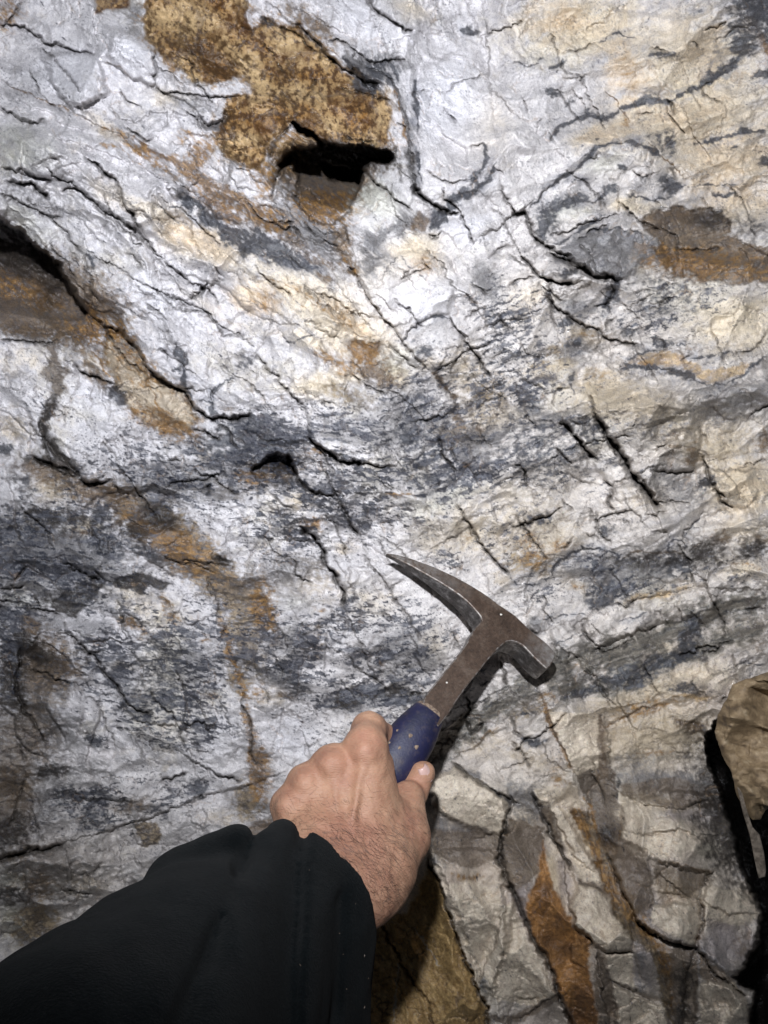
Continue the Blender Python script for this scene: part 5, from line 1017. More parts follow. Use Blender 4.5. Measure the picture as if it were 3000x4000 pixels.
def empty(name, loc):
    o = bpy.data.objects.new(name, None); col.objects.link(o); o.location = loc
    o.empty_display_size = .05
    return o
def adopt(o, root):
    """parent o to root keeping world-space vertices"""
    o.parent = root
    o.matrix_parent_inverse = Matrix.Translation(-Vector(root.location))

# ================================================================ geology hammer
HN = P(1950, 2440, .650)
adir = (P(1683, 2778, .595) - HN).normalized()
udir = (P(2165, 2565, .648) - P(1515, 2170, .664)).normalized()
nrm = udir.cross(adir).normalized()
if nrm.y > 0: nrm = -nrm
def onplane(px, py, off=0.0):
    o = Vector((0, 0, CAMZ)); d = P(px, py, 1.0) - o
    t = (HN - nrm * off - o).dot(nrm) / d.dot(nrm)
    return o + d * t
# traced outline of the side face: (px, py, thickness in mm)
OUT = [(1510,2163,5),(1532,2162,6),(1554,2166,8),(1604,2180,11),(1657,2199,14),(1700,2215,16),(1739,2233,18),(1773,2249,20),(1807,2267,21.5),(1845,2289,23),(1884,2313,24),(1916,2335,25),(1947,2359,25),(1980,2381,25),(2014,2404,25),(2043,2432,25),(2072,2460,25),(2100,2483,25),(2125,2503,25),(2148,2524,25),(2161,2537,24),(2169,2553,24),(2168,2568,24),(2160,2586,24),(2148,2604,24),(2135,2612,24),
  (2123,2603,25),(2100,2581,25),(2077,2559,25),(2060,2540,25),(2042,2522,25),(2022,2510,25),(2000,2504,24),(1982,2506,22),(1965,2518,18),(1948,2532,15),(1930,2551,13),
  (1898,2588,12),(1880,2612,12),(1860,2637,12),(1838,2663,12),(1816,2692,12),(1796,2721,12),(1778,2748,12),(1752,2790,11),(1712,2838,8),
  (1646,2784,8),(1656,2730,11),(1677,2696,12),(1700,2668,12),(1720,2644,12),(1739,2619,12),(1758,2596,12),(1778,2571,12),(1797,2547,12),(1815,2522,13),
  (1834,2492,15),(1845,2470,18),(1856,2452,21),(1870,2436,23),(1882,2424,24),(1876,2408,24),(1865,2394,24),(1846,2372,23),(1826,2351,22),(1796,2326,20.5),(1763,2303,19),(1722,2277,16.5),(1681,2253,14),(1640,2230,11.5),(1604,2209,9.5),(1574,2194,8),(1546,2180,6)]
NH = len(OUT)
SPL = 36      # outline index where the head ends on the right; 55 on the left
def hammer_steel():
    fr_ = [onplane(a, b) for a, b, _ in OUT]
    th = [c / 1000 for _, _, c in OUT]
    cen = sum(fr_, Vector()) / NH
    # in-plane inward normals
    inn = []
    for i in range(NH):
        e1 = (fr_[i] - fr_[i - 1]).normalized(); e2 = (fr_[(i + 1) % NH] - fr_[i]).normalized()
        t = (e1 + e2).normalized(); m = nrm.cross(t)
        inn.append(m)
    # orientation: test whether inn points inward using signed area
    ar = sum(((fr_[i] - cen).cross(fr_[(i + 1) % NH] - cen)).dot(nrm) for i in range(NH))
    sg = 1 if ar > 0 else -1
    inn = [m * sg for m in inn]
    rings = []
    for (ins_, off) in ((.0011, 0), (.0004, .0003), (0, .0011), (0, None), (.0011, 'b')):
        r_ = []
        for i in range(NH):
            d = off if isinstance(off, float) or off == 0 else (th[i] - .0011 if off is None else th[i])
            k = min(1, th[i] / .012)
            r_.append(fr_[i] + inn[i] * ins_ * k - nrm * d)
        rings.append(r_)
    return rings, sg
rings, sgn_ = hammer_steel()
mh = Mat('rusty_steel'); 
a_ = mh.noise(55, 8, .7); b_ = mh.noise(420, 6, .7); c_ = mh.noise(1500, 3, .6)
basec = mh.ramp(a_, [(.28, (.038, .024, .017)), (.52, (.085, .056, .040)), (.72, (.15, .115, .09))])
basec = mh.mix(1, basec, mh.ramp(b_, [(.3, (.62,) * 3), (.7, (1.35, 1.3, 1.25))]), 'MULTIPLY')
scr = mh.n('ShaderNodeTexNoise'); mp = mh.n('ShaderNodeMapping'); mh.l(mh.tc(), mp.inputs[0]); mp.inputs['Scale'].default_value = (60, 60, 900); mp.inputs['Rotation'].default_value = (0, R(35), 0)
mh.l(mp.outputs[0], scr.inputs['Vector']); scr.inputs['Detail'].default_value = 6; scr.inputs['Roughness'].default_value = .75
sc = mh.ramp(scr.outputs['Fac'], [(.60, (0, 0, 0)), (.74, (.75,) * 3)])
def near(mat, pt, r0, r1):
    vd = mat.n('ShaderNodeVectorMath', operation='DISTANCE'); g_ = mat.n('ShaderNodeNewGeometry'); mat.l(g_.outputs['Position'], vd.inputs[0]); vd.inputs[1].default_value = pt
    mr = mat.n('ShaderNodeMapRange'); mr.inputs[1].default_value = r0; mr.inputs[2].default_value = r1; mr.inputs[3].default_value = 1; mr.inputs[4].default_value = 0
    mat.l(vd.outputs['Value'], mr.inputs[0]); return mr.outputs[0]
tipP, faceP = P(1510, 2163, .664), P(2150, 2580, .65)
wear = mh.n('ShaderNodeMath', operation='MAXIMUM'); mh.l(near(mh, tipP, .01, .085), wear.inputs[0]); mh.l(near(mh, faceP, .004, .03), wear.inputs[1])
wn = mh.n('ShaderNodeMath', operation='MULTIPLY'); mh.l(wear.outputs[0], wn.inputs[0]); mh.l(mh.ramp(mh.noise(130, 8, .8), [(.38, (0, 0, 0)), (.62, (1, 1, 1))]), wn.inputs[1])
basec = mh.mix(wn.outputs[0], basec, (.30, .285, .27))
basec = mh.mix(sc, basec, (.34, .31, .28))
mh.l(basec, mh.b.inputs['Base Color']); mh.b.inputs['Metallic'].default_value = .45
mh.l(mh.ramp(b_, [(.3, (.42,) * 3), (.7, (.68,) * 3)]), mh.b.inputs['Roughness'])
mh.l(mh.bump(c_, .0003, .6, mh.bump(b_, .0006, .6)), mh.b.inputs['Normal'])
me_ = Mat('worn_steel_edge')
e_ = me_.noise(260, 6, .75)
me_.l(me_.ramp(e_, [(.42, (.085, .058, .042)), (.70, (.36, .34, .32))]), me_.b.inputs['Base Color']); me_.b.inputs['Metallic'].default_value = .4; me_.b.inputs['Roughness'].default_value = .5
md = Mat('dark_forged_steel')
f_ = md.noise(90, 8, .75); g_ = md.noise(600, 5, .7)
md.l(md.mix(1, md.ramp(f_, [(.3, (.045, .036, .032)), (.5, (.12, .11, .105)), (.66, (.42, .40, .39))]), md.ramp(g_, [(.3, (.6,) * 3), (.7, (1.3,) * 3)]), 'MULTIPLY'), md.b.inputs['Base Color'])
md.b.inputs['Metallic'].default_value = .7; md.b.inputs['Roughness'].default_value = .36
md.l(md.bump(g_, .0005, .6), md.b.inputs['Normal'])

ham = empty('geology_hammer', P(1690, 2760, .60))
tag(ham, "rusty steel geologist's pick hammer with scuffed blue grip, lying on the quartz face", 'hammer')
def hammer_part(name, ids):
    """ids: ordered outline indices that close this part"""
    vs = []; fs = []; mats = []
    n = len(ids)
    for r_ in rings:
        vs += [r_[i] for i in ids]
    for k in range(len(rings) - 1):
        for a in range(n):
            b = (a + 1) % n
            if (ids[b] - ids[a]) % NH != 1:      # the butt joint between head and shaft
                pass
            q = (k * n + a, k * n + b, (k + 1) * n + b, (k + 1) * n + a)
            fs.append(q if sgn_ < 0 else q[::-1]); mats.append(1 if k < 2 else 2 if k == 2 else 1)
    for k, rev in ((0, False), (len(rings) - 1, True)):
        r_ = rings[k]
        tri = tessellate_polygon([[Vector(((r_[i] - HN).dot(udir), (r_[i] - HN).dot(adir), 0)) for i in ids]])
        for t in tri:
            t = [k * n + j for j in t]
            nn = (vs[t[1]] - vs[t[0]]).cross(vs[t[2]] - vs[t[0]])
            if (nn.dot(nrm) < 0) != rev: t = t[::-1]
            fs.append(tuple(t)); mats.append(0)
    o = newmesh(name, [tuple(v) for v in vs], fs, mh.m)
    o.data.materials.append(me_.m); o.data.materials.append(md.m)
    o.data.polygons.foreach_set('material_index', np.array(mats, np.int32))
    bm = bmesh.new(); bm.from_mesh(o.data); bmesh.ops.recalc_face_normals(bm, faces=bm.faces); bm.to_mesh(o.data); bm.free()
    adopt(o, ham); return o
hammer_part('head', list(range(0, 37)) + list(range(54, NH)))
hammer_part('shaft', list(range(36, 55)))

# two chips of white stone stuck to the steel
mch = Mat('white_chip'); mch.l(mch.ramp(mch.noise(900, 3, .6), [(.3, (.55, .50, .42)), (.7, (.82, .79, .72))]), mch.b.inputs['Base Color'])
for k, (px, py, lab) in enumerate(((1957, 2401, 'tiny white stone chip stuck on the broad brown face of the hammer head'), (1745, 2667, 'tiny white stone chip stuck on the brown steel hammer shaft'))):
    bm = bmesh.new(); bmesh.ops.create_icosphere(bm, subdivisions=2, radius=.0008)
    for v in bm.verts: v.co = v.co * (1 + .35 * math.sin(v.co.x * 4100 + k) * math.cos(v.co.z * 3300)); v.co.y *= .6; v.co.x *= 1.3
    me2 = bpy.data.meshes.new('stone_chip'); bm.to_mesh(me2); bm.free(); me2.materials.append(mch.m)
    oc = bpy.data.objects.new('stone_chip', me2); col.objects.link(oc); oc.location = onplane(px, py) + nrm * .0002; tag(oc, lab, 'stone chip')
# grip: lofted rubber sleeve with an oval section
G0 = P(1684, 2776, .598) - nrm * .006; G1 = P(1290, 3345, .548)
gax = (G1 - G0).normalized(); gn_ = (nrm - gax * nrm.dot(gax)).normalized(); gs = gax.cross(gn_).normalized()
if gs.x < 0: gs = -gs
GL = [(-.004, 0.0085, .007), (-.003, .0112, .0092), (.000, .0128, .0105), (.007, .0146, .0114), (.014, .0164, .0124), (.022, .0178, .0132), (.032, .0186, .0136), (.046, .0182, .0134), (.06, .0164, .0128), (.08, .0155, .0124), (.1, .0152, .0124), (.118, .0160, .0126), (.132, .0172, .0130), (.140, .0165, .0125), (.144, .012, .009)]
mg = Mat('scuffed_blue_rubber')
a_ = mg.noise(60, 7, .7); b_ = mg.noise(700, 4, .6); d_ = mg.noise(150, 8, .75)
cb = mg.ramp(a_, [(.3, (.007, .008, .022)), (.6, (.012, .013, .050)), (.75, (.022, .022, .050))])
cb = mg.mix(mg.ramp(d_, [(.52, (0, 0, 0)), (.72, (.6,) * 3)]), cb, (.10, .075, .065))
mg.l(cb, mg.b.inputs['Base Color']); mg.b.inputs['Roughness'].default_value = .5
mg.l(mg.bump(b_, .0003, .6, mg.bump(a_, .0008, .5)), mg.b.inputs['Normal'])
mdirt = Mat('dried_mud'); mdirt.l(mdirt.ramp(mdirt.noise(500, 5, .7), [(.35, (.09, .06, .05)), (.65, (.36, .27, .19))]), mdirt.b.inputs['Base Color']); mdirt.b.inputs['Roughness'].default_value = .9
vs = []; fs = []; M = 40
for s_, w_, t_ in GL:
    for j in range(M):
        an = 2 * math.pi * j / M
        c, s2 = math.cos(an), math.sin(an)
        c = math.copysign(abs(c) ** .85, c); s2 = math.copysign(abs(s2) ** .85, s2)
        vs.append(G0 + gax * s_ + gs * (w_ * c) + gn_ * (t_ * s2))
for k in range(len(GL) - 1):
    for j in range(M):
        fs.append((k * M + j, k * M + (j + 1) % M, (k + 1) * M + (j + 1) % M, (k + 1) * M + j))
fs.append(tuple(range(M))[::-1]); fs.append(tuple((len(GL) - 1) * M + j for j in range(M)))
mats = [1 if (i // M) <= 1 and i < (len(GL) - 1) * M else 0 for i in range(len(fs))]
for (px, py, r_) in ((1552, 2853, .0012), (1603, 2874, .0021), (1561, 2921, .0016), (1627, 2919, .0022), (1521, 2901, .0012)):
    o_ = Vector((0, 0, CAMZ)); d = (P(px, py, 1) - o_)
    # hit the oval: march
    t = .5
    while t < .64:
        p = o_ + d * t; q = p - G0; sa = q.dot(gax)
        w_ = np.interp(sa, [g[0] for g in GL], [g[1] for g in GL]); t_ = np.interp(sa, [g[0] for g in GL], [g[2] for g in GL])
        x, y = q.dot(gs) / w_, q.dot(gn_) / t_
        if abs(x) ** 2.35 + abs(y) ** 2.35 < 1.0: break
        t += .0002
    no = (gs * (x / w_) + gn_ * (y / t_)).normalized(); e1 = gax; e2 = no.cross(e1).normalized()
    b0 = len(vs)
    vs.append(p + no * .0005)
    for rr, hh in ((.6, .0006), (1.0, -.0004)):
        for j in range(12):
            an = 2 * math.pi * j / 12; k_ = rr * r_ * (1 + .18 * math.sin(3 * an + px))
            vs.append(p + e1 * math.cos(an) * k_ + e2 * math.sin(an) * k_ * .8 + no * hh)
    for j in range(12):
        fs.append((b0, b0 + 1 + j, b0 + 1 + (j + 1) % 12)); mats.append(1)
        fs.append((b0 + 1 + j, b0 + 13 + j, b0 + 13 + (j + 1) % 12, b0 + 1 + (j + 1) % 12)); mats.append(1)
grip = newmesh('grip', [tuple(v) for v in vs], fs, mg.m, smooth=True)
grip.data.materials.append(mdirt.m)
bm = bmesh.new(); bm.from_mesh(grip.data); bmesh.ops.recalc_face_normals(bm, faces=bm.faces); bm.to_mesh(grip.data); bm.free()
grip.data.polygons.foreach_set('material_index', np.array(mats, np.int32))
adopt(grip, ham)

# ================================================================ person: left arm reaching in, hand round the grip
def J(px, py, d, r): return (P(px, py, d), r)
per = empty('person', P(700, 4000, .36))
tag(per, 'left hand and forearm in a black fleece sleeve, gripping the blue hammer handle', 'person')
IDX = [J(1425, 2915, .532, .0125), J(1440, 2850, .556, .0118), J(1452, 2846, .574, .0105), J(1530, 2900, .604, .0095), J(1590, 2955, .602, .0085)]
MID = [J(1296, 2990, .533, .0125), J(1300, 2985, .565, .0115), J(1360, 3010, .600, .0100), J(1430, 3060, .607, .0095), J(1490, 3100, .598, .0085)]
RNG = [J(1192, 3062, .530, .0120), J(1198, 3065, .560, .0110), J(1260, 3110, .592, .0097), J(1330, 3160, .600, .0090), J(1390, 3200, .592, .0082)]
PKY = [J(1125, 3152, .524, .0110), J(1130, 3155, .550, .0098), J(1180, 3210, .580, .0088), J(1250, 3250, .588, .0080), J(1300, 3285, .580, .0073)]
WRT = P(1330, 3400, .500)
def body_f(X, Y, Z_):
    # metacarpal fan
    d = cap(X, Y, Z_, P(1430, 3330, .507), P(1432, 2925, .533), .0165, .0140)
    for a, b, ra, rb in ((P(1340, 3340, .503), P(1305, 2995, .532), .0175, .0140), (P(1250, 3350, .500), P(1205, 3068, .528), .0170, .0132), (P(1180, 3350, .500), P(1138, 3150, .522), .0160, .0122),
                         (P(1500, 3330, .512), P(1475, 2990, .540), .0150, .0110)):
        d = smin(d, cap(X, Y, Z_, a, b, ra, rb), .010)
    # thumb side: metacarpal and web
    th_ = chain(X, Y, Z_, [J(1480, 3440, .502, .0190), J(1580, 3270, .530, .0165), J(1590, 3120, .556, .0125)], .006)
    d = smin(d, th_, .014)
    # wrist and forearm
    d = smin(d, cap(X, Y, Z_, P(1400, 3410, .500), P(1080, 3700, .440), .0245, .0270), .016)
    d = smin(d, cap(X, Y, Z_, P(1255, 3350, .494), P(980, 3640, .434), .0235, .0260), .014)
    d = smin(d, cap(X, Y, Z_, P(1500, 3400, .502), P(1420, 3500, .486), .0160, .0180), .012)
    # fingers
    fg = None
    for ch in (IDX, MID, RNG, PKY):
        c = chain(X, Y, Z_, ch, .004)
        fg = c if fg is None else smin(fg, c, .0022)
    d = smin(d, fg, .007)
    tmb = chain(X, Y, Z_, [J(1592, 3150, .560, .0115), J(1618, 3085, .572, .0098), J(1648, 3026, .574, .0092)], .004)
    tmb = smin(tmb, cap(X, Y, Z_, P(1650, 3024, .574), P(1655, 3018, .575), .0090, .0082), .002)
    d = smin(d, tmb, .004)
    # knuckle pads and tendons
    for p, r_ in ((P(1425, 2935, .522), .0082), (P(1298, 2990, .521), .0090), (P(1195, 3065, .518), .0085), (P(1128, 3150, .511), .0078)):
        d = smin(d, np.sqrt((X - p.x) ** 2 + (Y - p.y) ** 2 + (Z_ - p.z) ** 2) - r_, .005)
    for a, b in ((P(1360, 3300, .4885), P(1420, 2960, .5195)), (P(1320, 3300, .4870), P(1308, 3020, .5185)), (P(1270, 3300, .4860), P(1215, 3090, .5160))):
        d = smin(d, cap(X, Y, Z_, a, b, .0016, .0016), .004)
    for (a, b, dp, wd) in ((P(1235, 3240, .484), P(1530, 3370, .490), .0014, .0022), (P(1300, 3300, .48), P(1540, 3440, .486), .0009, .0018), (P(1388, 2900, .52), P(1478, 2890, .52), .0007, .0011), (P(1392, 2880, .53), P(1470, 2872, .53), .0006, .0010)):
        c = cap(X, Y, Z_, a, b, 0, 0)
        d = d + dp * np.exp(-(c / (wd + .004)) ** 2)
    return d + .0005 * pn(X * 170 + Y * 60, Z_ * 170, 91)
lo = P(1000, 3720, .56); hi = P(1760, 2720, .60)
bx0 = min(P(900, 3800, .42).x, P(1000, 3700, .6).x) - .01; bx1 = P(1760, 3000, .6).x + .01
bz0 = P(1000, 3800, .46).z - .02; bz1 = P(1400, 2720, .53).z + .01
bv, bf = surface_nets(body_f, (bx0, .40, bz0), (bx1, .63, bz1), .0013)
body = newmesh('body', bv, bf, None, smooth=True)
bm = bmesh.new(); bm.from_mesh(body.data)
for _ in range(2): bmesh.ops.smooth_vert(bm, verts=bm.verts, factor=.5, use_axis_x=True, use_axis_y=True, use_axis_z=True)
bmesh.ops.recalc_face_normals(bm, faces=bm.faces); bm.to_mesh(body.data); bm.free()
ms_ = Mat('skin')
s1 = ms_.noise(45, 7, .65); s2 = ms_.noise(160, 7, .7); 
sk = ms_.ramp(s1, [(.3, (.40, .205, .135)), (.5, (.47, .265, .17)), (.7, (.54, .325, .21))])
sk = ms_.mix(1, sk, ms_.ramp(s2, [(.3, (.84, .80, .78)), (.7, (1.08, 1.08, 1.08))]), 'MULTIPLY')
for (pt, r0, r1, am) in ((P(1425, 2905, .522), .004, .016, .5), (P(1298, 2970, .521), .004, .015, .5), (P(1195, 3045, .518), .004, .014, .45), (P(1128, 3130, .511), .003, .013, .45), (P(1400, 3300, .486), .006, .030, .45), (P(1650, 3060, .563), .003, .012, .4), (P(1300, 3260, .484), .004, .020, .35)):
    mm = ms_.n('ShaderNodeMath', operation='MULTIPLY'); ms_.l(near(ms_, pt, r0, r1), mm.inputs[0]); mm.inputs[1].default_value = am
    m2 = ms_.n('ShaderNodeMath', operation='MULTIPLY'); ms_.l(mm.outputs[0], m2.inputs[0]); ms_.l(ms_.ramp(s2, [(.3, (.5,) * 3), (.7, (1,) * 3)]), m2.inputs[1])
    sk = ms_.mix(m2.outputs[0], sk, (.38, .16, .11))
ms_.l(sk, ms_.b.inputs['Base Color'])
ms_.b.inputs['Subsurface Weight'].default_value = .12; ms_.b.inputs['Subsurface Radius'].default_value = (1, .35, .2); ms_.b.inputs['Subsurface Scale'].default_value = .003
ms_.b.inputs['Roughness'].default_value = .52
vo = ms_.n('ShaderNodeTexVoronoi'); vo.inputs['Scale'].default_value = 620; vo.feature = 'DISTANCE_TO_EDGE'; ms_.l(ms_.tc(), vo.inputs['Vector'])
wr = ms_.n('ShaderNodeTexNoise'); mp = ms_.n('ShaderNodeMapping'); ms_.l(ms_.tc(), mp.inputs[0]); mp.inputs['Scale'].default_value = (60, 60, 330); mp.inputs['Rotation'].default_value = (0, R(-20), 0); ms_.l(mp.outputs[0], wr.inputs['Vector']); wr.inputs['Detail'].default_value = 5
nb = ms_.bump(vo.outputs['Distance'], .00025, .5); nb = ms_.bump(wr.outputs['Fac'], .0012, .55, nb); nb = ms_.bump(s2, .0010, .5, nb)
ms_.l(nb, ms_.b.inputs['Normal'])
body.data.materials.append(ms_.m); adopt(body, per)

# fine dark hair on the back of the hand and wrist
rng = np.random.default_rng(5)
bme = body.data; nvb = len(bme.vertices)
co = np.zeros(nvb * 3, np.float32); bme.vertices.foreach_get('co', co); co = co.reshape(-1, 3)
nn_ = np.zeros(nvb * 3, np.float32); bme.vertices.foreach_get('normal', nn_); nn_ = nn_.reshape(-1, 3)
hpx = co[:, 0] / co[:, 1] * F + 1500; hpy = 2000 - (co[:, 2] - CAMZ) / co[:, 1] * F
dens = np.exp(-(((hpx - 1330) / 260) ** 2 + ((hpy - 3290) / 110) ** 2)) + np.exp(-(((hpx - 1500) / 130) ** 2 + ((hpy - 3400) / 170) ** 2)) + .35 * np.exp(-(((hpx - 1200) / 110) ** 2 + ((hpy - 3180) / 80) ** 2))
dens *= (nn_[:, 1] < -.15)
pick = rng.choice(nvb, 2100, p=dens / dens.sum())
hv = []; hf = []
for i in pick:
    p = Vector(co[i]); n0 = Vector(nn_[i])
    g = Vector((.55 + rng.normal() * .35, -.1, -.55 + rng.normal() * .4)); g = (g - n0 * g.dot(n0) * .92).normalized()
    sd_ = n0.cross(g).normalized(); L_ = .0045 + .004 * rng.random(); wd_ = .000055
    cur = rng.normal() * .35; b0 = len(hv)
    for k in range(4):
        t = k / 3; c = p + g * (L_ * t) + sd_ * (cur * L_ * t * t) + n0 * (.0002 + .0011 * t * (1 - .45 * t))
        w_ = wd_ * (1 - .7 * t)
        hv += [c + sd_ * w_, c - sd_ * w_, c + n0 * w_]
    for k in range(3):
        a = b0 + 3 * k
        for q in range(3):
            r2 = (q + 1) % 3; hf.append((a + q, a + r2, a + 3 + r2, a + 3 + q))
mhair = Mat('hair'); mhair.b.inputs['Base Color'].default_value = (.035, .020, .013, 1); mhair.b.inputs['Roughness'].default_value = .5
hair = newmesh('hair', [tuple(v) for v in hv], hf, mhair.m); hair['kind'] = 'stuff'; adopt(hair, per)

# thumb nail
nm = Mat('nail'); nm.l(nm.ramp(nm.noise(300, 3, .5), [(.3, (.56, .36, .31)), (.7, (.66, .46, .41))]), nm.b.inputs['Base Color']); nm.b.inputs['Roughness'].default_value = .28
c0 = P(1668, 3024, .568); e1 = (P(1690, 3056, .570) - P(1650, 2994, .570)).normalized(); no = Vector((.62, -.75, .22)).normalized()
e1 = (e1 - no * e1.dot(no)).normalized(); e2 = no.cross(e1)
vs = []; fs = []
NU, NV = 12, 8
for i in range(NU + 1):
    for j in range(NV + 1):
        u = i / NU * 2 - 1; v = j / NV * 2 - 1
        w_ = (1 - .35 * abs(u) ** 3)
        vs.append(c0 + e1 * (u * .0060) + e2 * (v * .0046 * w_) + no * (.0012 - .0026 * v * v - .0012 * u * u))
for i in range(NU):
    for j in range(NV):
        a = i * (NV + 1) + j; fs.append((a, a + 1, a + NV + 2, a + NV + 1))
nail = newmesh('thumb_nail', [tuple(v) for v in vs], fs, nm.m, smooth=True)
so = nail.modifiers.new('thick', 'SOLIDIFY'); so.thickness = .0012; so.offset = -1
adopt(nail, per)

# black fleece sleeve
def sleeve_f(X, Y, Z_):
    d = cap(X, Y, Z_, P(1235, 3445, .486), P(700, 4000, .385), .0410, .0660)
    d = smin(d, cap(X, Y, Z_, P(700, 4000, .385), P(250, 4500, .300), .0660, .0720), .02)
    d = smin(d, cap(X, Y, Z_, P(1330, 3520, .478), P(1170, 4100, .420), .0225, .0400), .02)
    d = smin(d, cap(X, Y, Z_, P(915, 3345, .450), P(700, 3480, .435), .0165, .0200), .008)
    d = smin(d, cap(X, Y, Z_, P(1100, 3345, .472), P(1040, 3400, .465), .0170, .0190), .003)
    a, b = P(1260, 3400, .492), P(700, 4000, .385)
    ax_ = (b - a).normalized()
    s_ = (X - a.x) * ax_.x + (Y - a.y) * ax_.y + (Z_ - a.z) * ax_.z
    gx_ = X * 38 + Y * 11; gz_ = Z_ * 38 - Y * 17
    fol = .0030 * pn(gx_ * .6 + 5, gz_ * .6, 71) + .0016 * pn(gx_ * 1.7, gz_ * 1.7 + 2, 73)
    # two long soft creases across the forearm
    for (p, q, dp) in ((P(1160, 3330, .44), P(1160, 4050, .36), .0055), (P(1330, 3450, .455), P(1290, 4050, .38), .0040), (P(980, 3290, .45), P(1000, 3700, .41), .004)):
        l = np.sqrt(np.clip(1e-9 + (X - p.x) ** 2 + (Z_ - p.z) ** 2 - 0, 0, None))
        pq = Vector((q.x - p.x, 0, q.z - p.z)); l2 = pq.dot(pq)
        t = np.clip(((X - p.x) * pq.x + (Z_ - p.z) * pq.z) / l2, 0, 1)
        dd = np.hypot(X - p.x - t * pq.x, Z_ - p.z - t * pq.z)
        fol = fol + dp * np.exp(-(dd / .0042) ** 2) - dp * .5 * np.exp(-((dd - .011) / .008) ** 2)
    ang_ = np.arctan2(Z_ - a.z - s_ * ax_.z, X - a.x - s_ * ax_.x)
    fol = fol + .0016 * np.exp(-((s_ - .016) / .0016) ** 2) + .0008 * np.exp(-((s_ - .0205) / .0009) ** 2) + .0005 * np.sin(ang_ * 46) * np.clip(1 - s_ / .02, 0, 1)
    d = d + fol
    # open cuff: cut by a plane, hollow inside
    n_ = ax_
    cut = .000 + .0018 * pn(X * 160, Z_ * 160, 77)
    cp = P(1222, 3440, .476)
    pl = -((X - cp.x) * n_.x + (Y - cp.y) * n_.y + (Z_ - cp.z) * n_.z) - .0002 + cut
    d = np.maximum(d, pl) * 1.0
    hol = cap(X, Y, Z_, P(1330, 3330, .500), P(1080, 3620, .448), .034, .034)
    return np.maximum(d, -hol)
sx0 = P(-200, 4400, .42).x - .05; 
sv, sf = surface_nets(sleeve_f, (P(0, 4000, .50).x - .06, .24, P(0, 4450, .40).z - .02), (P(1480, 3500, .5).x + .01, .56, P(900, 3150, .48).z + .01), .0022)
slv = newmesh('sleeve', sv, sf, None, smooth=True)
bm = bmesh.new(); bm.from_mesh(slv.data)
for _ in range(2): bmesh.ops.smooth_vert(bm, verts=bm.verts, factor=.5, use_axis_x=True, use_axis_y=True, use_axis_z=True)
bmesh.ops.recalc_face_normals(bm, faces=bm.faces); bm.to_mesh(slv.data); bm.free()
mf = Mat('black_fleece'); 
q1 = mf.noise(900, 4, .7); q2 = mf.noise(40, 6, .6)
mf.l(mf.mix(1, mf.ramp(q2, [(.3, (.0022, .0032, .0037)), (.7, (.0050, .0066, .0073))]), mf.ramp(q1, [(.3, (.6,) * 3), (.7, (1.5,) * 3)]), 'MULTIPLY'), mf.b.inputs['Base Color'])
mf.b.inputs['Roughness'].default_value = .95; mf.b.inputs['Specular IOR Level'].default_value = .05
mf.b.inputs['Sheen Weight'].default_value = .03
mf.l(mf.bump(q1, .0012, .8, mf.bump(q2, .003, .5)), mf.b.inputs['Normal'])
slv.data.materials.append(mf.m); adopt(slv, per)

lv = []; lf = []
cs_ = np.zeros(len(slv.data.vertices) * 3, np.float32); slv.data.vertices.foreach_get('co', cs_); cs_ = cs_.reshape(-1, 3)
ns_ = np.zeros(len(cs_) * 3, np.float32); slv.data.vertices.foreach_get('normal', ns_); ns_ = ns_.reshape(-1, 3)
ok = np.where(ns_[:, 1] < -.3)[0]
for i in rng.choice(ok, 90):
    p = Vector(cs_[i]); n0 = Vector(ns_[i]); a1 = n0.orthogonal().normalized(); a2 = n0.cross(a1); an = rng.random() * 6.28
    d1 = a1 * math.cos(an) + a2 * math.sin(an); d2 = n0.cross(d1); L_ = .0003 + .0009 * rng.random() ** 3; b0 = len(lv)
    lv += [p + d1 * L_ + n0 * .0002, p - d1 * L_ + n0 * .0002, p + d2 * .00022 + n0 * .0003, p - d2 * .00022 + n0 * .0001, p + n0 * .0007]
    lf += [(b0, b0 + 2, b0 + 4), (b0 + 2, b0 + 1, b0 + 4), (b0 + 1, b0 + 3, b0 + 4), (b0 + 3, b0, b0 + 4)]
mln = Mat('lint_dust'); mln.b.inputs['Base Color'].default_value = (.16, .12, .09, 1)
lint = newmesh('lint', [tuple(v) for v in lv], lf, mln.m); lint['kind'] = 'stuff'
adopt(lint, per)

